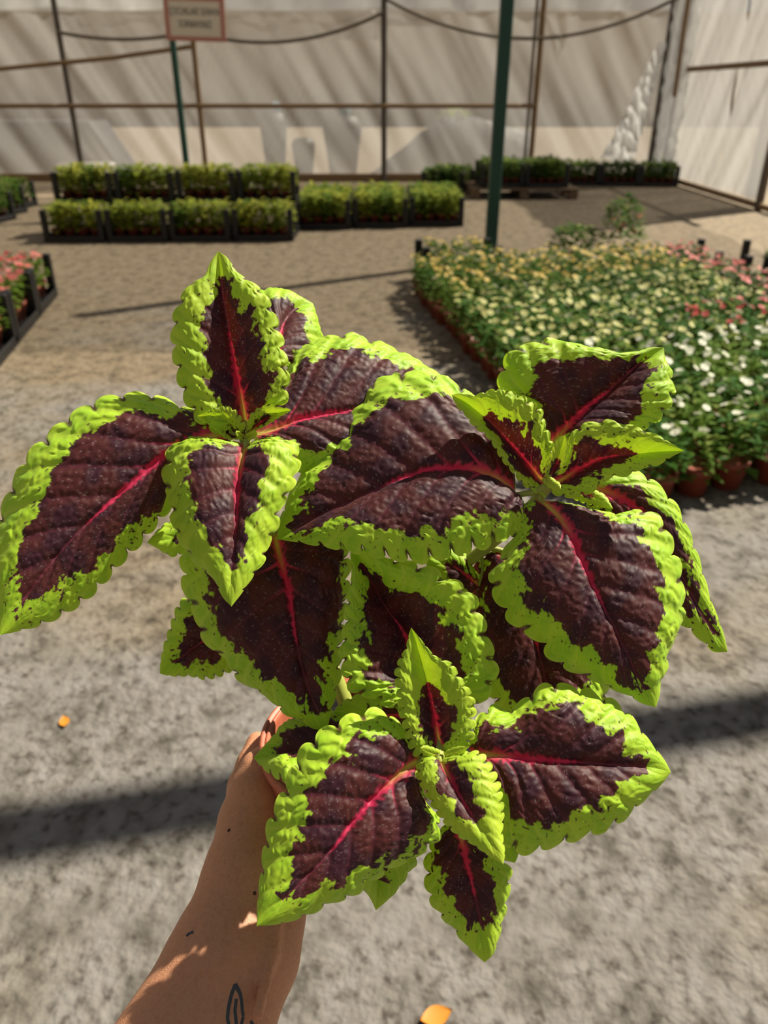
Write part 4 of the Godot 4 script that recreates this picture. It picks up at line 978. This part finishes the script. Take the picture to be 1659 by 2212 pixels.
	for line in [
		[Vector3(-83.5, 862.2, -251.1), Vector3(-85.6, 857.2, -248.3), Vector3(-87.2, 851.0, -245.0), Vector3(-87.7, 846.5, -242.5), Vector3(-86.6, 841.9, -240.0), Vector3(-85.4, 835.1, -236.3)],
		[Vector3(-83.5, 862.2, -251.1), Vector3(-81.2, 858.5, -249.1), Vector3(-80.2, 854.5, -246.8), Vector3(-79.9, 849.9, -244.4), Vector3(-79.4, 847.2, -242.9), Vector3(-80.9, 841.9, -240.0), Vector3(-82.8, 835.1, -236.3)],
		[Vector3(-83.0, 855.4, -247.3), Vector3(-83.8, 849.9, -244.4), Vector3(-82.8, 841.9, -240.0)],
		[Vector3(-75.5, 844.7, -241.5), Vector3(-73.7, 842.6, -240.4), Vector3(-74.7, 838.5, -238.2)],
		[Vector3(-110.2, 885.4, -263.7), Vector3(-108.1, 887.0, -264.6), Vector3(-106.6, 887.2, -264.7)]
	]:
		var pts := []
		for p in line: pts.append(p * 0.001)
		st = start()
		skin_line(st, pts, into, 0.0011)
		tag(obj("tattoo_line", done(st), M.ink, person), "dark ink line of a leaf tattoo")
	for m in [Vector3(-90.7, 924.2, -307.6), Vector3(-76.0, 888.0, -287.9)]:
		st = start()
		var c := onto_skin(m * 0.001, into)
		lathe(st, [Vector2(0.0012, -0.0003), Vector2(0.001, 0.0003), Vector2(0.0004, 0.0006), Vector2(0.0, 0.0006)], 10)
		var o := obj("mole", done(st), M.mole, person)
		o.position = c
		o.basis = Basis(Quaternion(Vector3.UP, -into))

# ---------------------------------------------------------------- nursery stock
func foliage_mesh(count: int, width: float, height: float, size: float, seed_: int, low := 0.0) -> ArrayMesh:
	var r := RandomNumberGenerator.new()
	r.seed = seed_
	var st := start()
	for k in count:
		var a := r.randf() * TAU
		var up := pow(r.randf(), 0.65)
		var rad := width * 0.5 * sqrt(r.randf()) * (0.75 + 0.35 * sin(PI * clampf(up, 0.05, 0.95)))
		var c := Vector3(cos(a) * rad, low + height * (0.02 + 0.98 * up) * (1.0 - 0.35 * pow(rad / (width * 0.5), 2.0)), sin(a) * rad)
		var out := Vector3(cos(a + r.randf_range(-0.8, 0.8)), r.randf_range(-0.15, 0.9), sin(a + r.randf_range(-0.8, 0.8))).normalized()
		var side := out.cross(Vector3.UP).normalized()
		var nrm := side.cross(out).normalized()
		var l := size * r.randf_range(0.7, 1.25)
		var w := l * r.randf_range(0.24, 0.34)
		var tip := c + out * l - nrm * l * 0.15
		var mid := c + out * l * 0.5
		st.set_smooth_group(-1)
		for p in [c, mid - side * w + nrm * w * 0.3, mid, c, mid, mid + side * w + nrm * w * 0.3, mid - side * w + nrm * w * 0.3, tip, mid, mid, tip, mid + side * w + nrm * w * 0.3]: st.add_vertex(p)
	return done(st)

func blossom_mesh(r: float) -> ArrayMesh:
	var st := start()
	st.set_smooth_group(-1)
	for k in 5:
		var a := TAU * k / 5
		var d := Vector3(cos(a), 0.25, sin(a))
		var e := Vector3(-sin(a), 0.0, cos(a)) * r * 0.55
		for p in [Vector3.ZERO, d * r * 0.65 + e, d * r + Vector3(0, -0.1 * r, 0), Vector3.ZERO, d * r + Vector3(0, -0.1 * r, 0), d * r * 0.65 - e]: st.add_vertex(p)
	lathe(st, [Vector2(r * 0.25, 0.0), Vector2(r * 0.2, r * 0.25), Vector2(0, r * 0.32)], 6)
	return done(st)

func pot_mesh(r: float, h: float) -> ArrayMesh:
	var st := start()
	lathe(st, [Vector2(0, 0), Vector2(r * 0.72, 0), Vector2(r * 0.92, h * 0.78), Vector2(r * 1.0, h * 0.8), Vector2(r * 1.02, h), Vector2(r * 0.92, h), Vector2(r * 0.88, h * 0.86), Vector2(0, h * 0.86)], 18)
	return done(st)

func flower_plant(called: String, kind: String, green: String, seed_: int, count: int, big := 1.0, bloom := 1.0) -> Node3D:
	var o := base(called)
	obj("pot", pot_mesh(0.072, 0.115), M.small_pot, o)
	tag(obj("foliage", foliage_mesh(84, 0.15 * big, 0.21 * big, 0.06, seed_, 0.07), M[green], o), "", "", "", "stuff")
	var r := RandomNumberGenerator.new()
	r.seed = seed_ * 7 + 1
	for k in count:
		var a := r.randf() * TAU
		var rad := 0.085 * sqrt(r.randf()) * big
		var b := obj("blossom", blooms[k % 3], M[kind], o)
		b.scale = Vector3.ONE * bloom
		b.position = Vector3(cos(a) * rad, 0.09 + 0.20 * big * (1.0 - 26.0 * rad * rad) + r.randf() * 0.025, sin(a) * rad)
		b.rotation = Vector3(r.randf_range(-0.6, 0.6), r.randf() * TAU, r.randf_range(-0.6, 0.6))
	return o

var blooms := []

func make_flower_bed() -> void:
	blooms = [blossom_mesh(0.017), blossom_mesh(0.021), blossom_mesh(0.014)]
	var kinds := {}
	var about := {
		"yellow": ["yellow-flowering potted plant at the far end of the big flower bed", "yellow flowers at the far end of the bed"],
		"cream": ["cream-flowering potted plant in the middle of the big flower bed", "cream flowers in the middle of the bed"],
		"white": ["white-flowering potted plant at the near end of the flower bed", "white flowers at the near end of the bed"],
		"pink": ["coral pink flowering plant along the bed's outer edge", "coral pink flowers on the bed's outer edge"],
		"red": ["red-flowering potted plant among the white ones in the flower bed", "red flowers among the white ones"],
	}
	var fl := Vector3(0.27, 0, -5.72)
	var nl := Vector3(0.83, 0, -2.42)
	var fr := Vector3(2.35, 0, -6.25)
	var nr := Vector3(2.55, 0, -3.05)
	var rows := 22
	var cols := 12
	for i in rows:
		for j in cols:
			var v := float(i) / (rows - 1)
			var u := float(j) / (cols - 1)
			var p := fl.lerp(nl, v).lerp(fr.lerp(nr, v), u) + Vector3(rng.randf_range(-0.015, 0.015), 0, rng.randf_range(-0.015, 0.015))
			var kind := "cream"
			if v < 0.34 - 0.1 * u: kind = "yellow"
			elif v > 0.70: kind = "white"
			if u > 0.84 and v < 0.86: kind = "pink"
			elif v > 0.55 and v < 0.68 and u > 0.5 and rng.randf() < 0.6: kind = "red"
			var pick := kind + str(rng.randi() % 3)
			var called: String = {"yellow": "yellow_flower_pot", "cream": "cream_flower_pot", "white": "white_flower_pot", "pink": "pink_flower_pot", "red": "red_flower_pot"}[kind]
			var o: Node3D
			if kinds.has(pick): o = copy(kinds[pick], called)
			else:
				o = flower_plant(called, kind, ["green_a", "green_b", "green_a"][rng.randi() % 3] if kind != "pink" else "green_d", hash(pick) % 1000, {"yellow": 7, "cream": 8, "white": 4, "pink": 8, "red": 5}[kind])
				tag(o, about[kind][0], "plant", about[kind][1])
				kinds[pick] = o
			o.position = p
			o.rotation.y = rng.randf() * TAU
	# a taller pair at the back of the bed
	var t := base("bushy_potted_plant", Vector3(1.58, 0.0, -6.66))
	obj("pot", pot_mesh(0.085, 0.14), M.small_pot, t)
	tag(obj("foliage", foliage_mesh(240, 0.34, 0.24, 0.075, 901, 0.10), M.green_a, t), "", "", "", "stuff")
	for k in 4:
		var b := obj("blossom", blooms[1], M.cream, t)
		b.position = Vector3(rng.randf_range(-0.13, 0.13), rng.randf_range(0.30, 0.35), rng.randf_range(-0.1, 0.1))
	tag(t, "low bushy green potted plant just beyond the yellow flowers", "plant")
	t = base("pink_rose_plant", Vector3(1.98, 0.0, -6.72))
	obj("pot", pot_mesh(0.085, 0.14), M.small_pot, t)
	tag(obj("foliage", foliage_mesh(300, 0.30, 0.46, 0.075, 77, 0.10), M.green_a, t), "", "", "", "stuff")
	for k in 9:
		var b := obj("blossom", blooms[1], M.salmon, t)
		b.scale = Vector3.ONE * 1.5
		b.position = Vector3(rng.randf_range(-0.12, 0.12), rng.randf_range(0.25, 0.53), rng.randf_range(-0.1, 0.14))
		b.rotation = Vector3(rng.randf_range(-0.4, 1.0), rng.randf() * TAU, 0)
	tag(t, "tall leafy plant with salmon pink flowers beyond the yellow flowers", "plant")
	# a leafy pot at the right edge
	t = base("dark_leaved_pot", Vector3(2.86, 0, -5.55))
	obj("pot", pot_mesh(0.10, 0.17), M.crate, t)
	tag(obj("foliage", foliage_mesh(60, 0.30, 0.22, 0.12, 78, 0.15), M.green_d, t), "", "", "", "stuff")
	tag(t, "big-leaved plant in a black pot standing apart by the sunlit patch", "plant")

func crate_node(called: String, at: Vector3, turn := 0.0) -> Node3D:
	if crate_proto == null:
		crate_proto = base(called)
		var st := start()
		box(st, Vector3(0, 0.012, 0), Vector3(0.59, 0.02, 0.39))
		obj("bottom", done(st), M.crate, crate_proto)
		for s in [[Vector3(0, 0.04, 0.19), Vector3(0.58, 0.04, 0.014)], [Vector3(0, 0.04, -0.19), Vector3(0.58, 0.04, 0.014)], [Vector3(0.29, 0.04, 0), Vector3(0.014, 0.04, 0.38)], [Vector3(-0.29, 0.04, 0), Vector3(0.014, 0.04, 0.38)]]:
			st = start()
			box(st, s[0], s[1], Basis.IDENTITY, 0.003)
			obj("side_panel", done(st), M.crate, crate_proto)
		for x in [-1, 1]:
			for z in [-1, 1]:
				st = start()
				box(st, Vector3(x * 0.272, 0.15, z * 0.172), Vector3(0.055, 0.30, 0.05), Basis.IDENTITY, 0.004)
				obj("corner_post", done(st), M.crate, crate_proto)
		crate_proto.position = at
		crate_proto.rotation.y = turn
		return crate_proto
	var o := copy(crate_proto, called)
	o.position = at
	o.rotation.y = turn
	return o

var crate_proto: Node3D
var seedlings := {}

func fill_crate(c: Node3D, called: String, kind: String, label: String, group: String, nx := 4, nz := 2) -> void:
	for i in nx:
		for j in nz:
			var pick := kind + str(rng.randi() % 4)
			var o: Node3D
			if seedlings.has(pick): o = copy(seedlings[pick], called)
			else:
				if kind == "yellow_crate": o = flower_plant(called, "yellow", "green_a", hash(pick) % 1000, 7)
				elif kind == "pink_crate":
					o = flower_plant(called, ["pink", "red", "salmon", "pink"][int(pick.right(1))], "green_b", hash(pick) % 1000, 13, 1.05, 1.45)
				else:
					o = base(called)
					obj("pot", pot_mesh(0.058, 0.10), M.small_pot_dark, o)
					tag(obj("foliage", foliage_mesh(120, 0.14, 0.27, 0.075, hash(pick) % 999, 0.06), M[["green_b", "green_c", "green_e", "green_c"][int(pick.right(1))] if kind == "seedling" else ["green_a", "green_b", "green_d", "green_a"][int(pick.right(1))]], o), "", "", "", "stuff")
				seedlings[pick] = o
			tag(o, label, "plant", group)
			o.position = c.position + c.basis * Vector3((i - (nx - 1) / 2.0) * 0.52 / nx, 0.023, (j - (nz - 1) / 2.0) * 0.34 / nz)
			o.rotation.y = rng.randf() * TAU

func make_crate_groups() -> void:
	# front row of the long group
	for k in 4:
		var c := crate_node("plant_crate", Vector3(-3.06 + k * 0.62, 0, -8.15 - k * 0.02))
		tag(c, "black crate of seedlings in the front row on the floor", "crate", "front row of black crates")
		fill_crate(c, "seedling_pot", "seedling", "yellow-green seedling pot in the front row of crates", "seedlings in the front row of crates")
	# second row, standing on empty crates
	for k in 4:
		var c := crate_node("plant_crate", Vector3(-3.06 + k * 0.62, 0, -8.60 - k * 0.02))
		tag(c, "black crate carrying another crate behind the front row", "crate", "lower crates of the second row")
		c = crate_node("plant_crate", Vector3(-3.06 + k * 0.62, 0.30, -8.60 - k * 0.02))
		tag(c, "raised black crate of seedlings stacked behind the front row", "crate", "upper crates of the second row")
		fill_crate(c, "seedling_pot", "seedling", "seedling pot in the raised crates behind the front row", "seedlings in the raised crates")
	# lower block beside the thick green post
	for i in 3:
		for j in 3:
			var c := crate_node("plant_crate", Vector3(-0.66 + i * 0.62, 0.0, -8.95 - i * 0.12 - j * 0.42))
			tag(c, "black crate of seedlings in the block left of the thick green post", "crate", "crates left of the thick green post")
			fill_crate(c, "seedling_pot", "seedling", "bright seedling pot in the block beside the thick green post", "seedlings beside the thick green post")
	# pallet with crates
	var st := start()
	var pal := base("wooden_pallet", Vector3(1.95, 0, -11.95))
	for k in 5:
		st = start()
		box(st, Vector3(0, 0.13, -0.45 + k * 0.225), Vector3(1.5, 0.022, 0.12), Basis.IDENTITY, 0.003)
		obj("deck_board", done(st), M.wood, pal)
	for x in [-0.68, 0.0, 0.68]:
		for z in [-0.45, 0.0, 0.45]:
			st = start()
			box(st, Vector3(x, 0.07, z), Vector3(0.12, 0.098, 0.10), Basis.IDENTITY, 0.004)
			obj("block", done(st), M.wood, pal)
		st = start()
		box(st, Vector3(x, 0.011, 0), Vector3(0.11, 0.02, 1.0), Basis.IDENTITY, 0.003)
		obj("runner", done(st), M.wood, pal)
	tag(pal, "low wooden pallet under crates near the back corner", "pallet")
	for i in 2:
		for j in 2:
			var c := crate_node("plant_crate", Vector3(1.64 + i * 0.62, 0.142, -11.74 - j * 0.42))
			tag(c, "black crate of dark green seedlings on the wooden pallet", "crate", "crates on the wooden pallet")
			fill_crate(c, "dark_seedling_pot", "dark", "dark green seedling pot on the wooden pallet", "seedlings on the wooden pallet")
	for i in 2:
		var c := crate_node("plant_crate", Vector3(0.85 + i * 0.2, 0.0, -12.2 - i * 0.45))
		tag(c, "black crate of dark seedlings beside the wooden pallet", "crate", "crates beside the wooden pallet")
		fill_crate(c, "dark_seedling_pot", "dark", "dark green seedling pot beside the wooden pallet", "seedlings beside the wooden pallet")
	# corner group
	for i in 3:
		var c := crate_node("plant_crate", Vector3(3.14 + i * 0.60, 0.0, -13.40 + i * 0.06), -0.1)
		tag(c, "black crate of green plants by the film corner", "crate", "crates by the corner of the film walls")
		fill_crate(c, "dark_seedling_pot", "dark", "green plant in a crate by the film corner", "plants by the corner of the film walls")
	# left far
	for j in 3:
		var c := crate_node("plant_crate", Vector3(-4.55 - j * 0.12, 0.0, -9.3 - j * 0.62), PI / 2 - 0.18)
		tag(c, "black crate of dark plants left of the long seedling rows", "crate", "crates left of the long seedling rows")
		fill_crate(c, "dark_seedling_pot", "dark", "dark plant in the crates left of the seedling rows", "plants left of the seedling rows")
	# pink flowers in crates at the left edge
	for j in 5:
		for i in 2:
			var c := crate_node("plant_crate", Vector3(-2.52 + j * 0.115 - i * 0.44, 0.0, -5.36 + j * 0.62 + i * 0.05), PI / 2 + 0.18)
			tag(c, "black crate of pink flowers standing across the aisle from the flower bed", "crate", "crates of pink flowers across the aisle")
			fill_crate(c, "pink_crate_flower", "pink_crate", "pink-flowering pot in the crates across the aisle", "pink flowers across the aisle", 3, 2)
	var yc := crate_node("plant_crate", Vector3(0.56, 0, -6.12), 0.12)
	tag(yc, "black crate of yellow flowers at the bed's far corner by the aisle", "crate")
	fill_crate(yc, "crate_yellow_flower", "yellow_crate", "yellow-flowering pot in the black crate at the bed's corner", "yellow flowers in the corner crate", 3, 2)
	# empty crates with black posts at the corners of the big bed
	for e in [[2.62, -6.00, 1.45], [2.70, -5.30, 1.45]]:
		var c := crate_node("plant_crate", Vector3(e[0], 0, e[1]), e[2])
		tag(c, "empty black crate at the rim of the big flower bed", "crate", "empty crates at the rim of the bed")

func make_litter() -> void:
	for l in [[Vector3(0.0834, 0.0000, -0.6930), 0.055, 0.3, "orange fallen leaf lying on the concrete by the hand"], [Vector3(-0.7501, 0.0000, -1.3481), 0.04, 2.0, "small brown fallen leaf on the concrete beside the shadow stripe"]]:
		var o := obj("fallen_leaf", grid(10, 8, func(u: float, v: float) -> Vector3:
			var w := sin(PI * u) * 0.3
			return Vector3((u - 0.5) * l[1], 0.004 + 0.012 * pow(u - 0.5, 2.0) + 0.03 * l[1] * pow(v - 0.5, 2.0) * 4.0, -(v - 0.5) * l[1] * w * 2.0)), M.fallen)
		o.position = l[0]
		o.rotation.y = l[2]
		tag(o, l[3], "leaf")
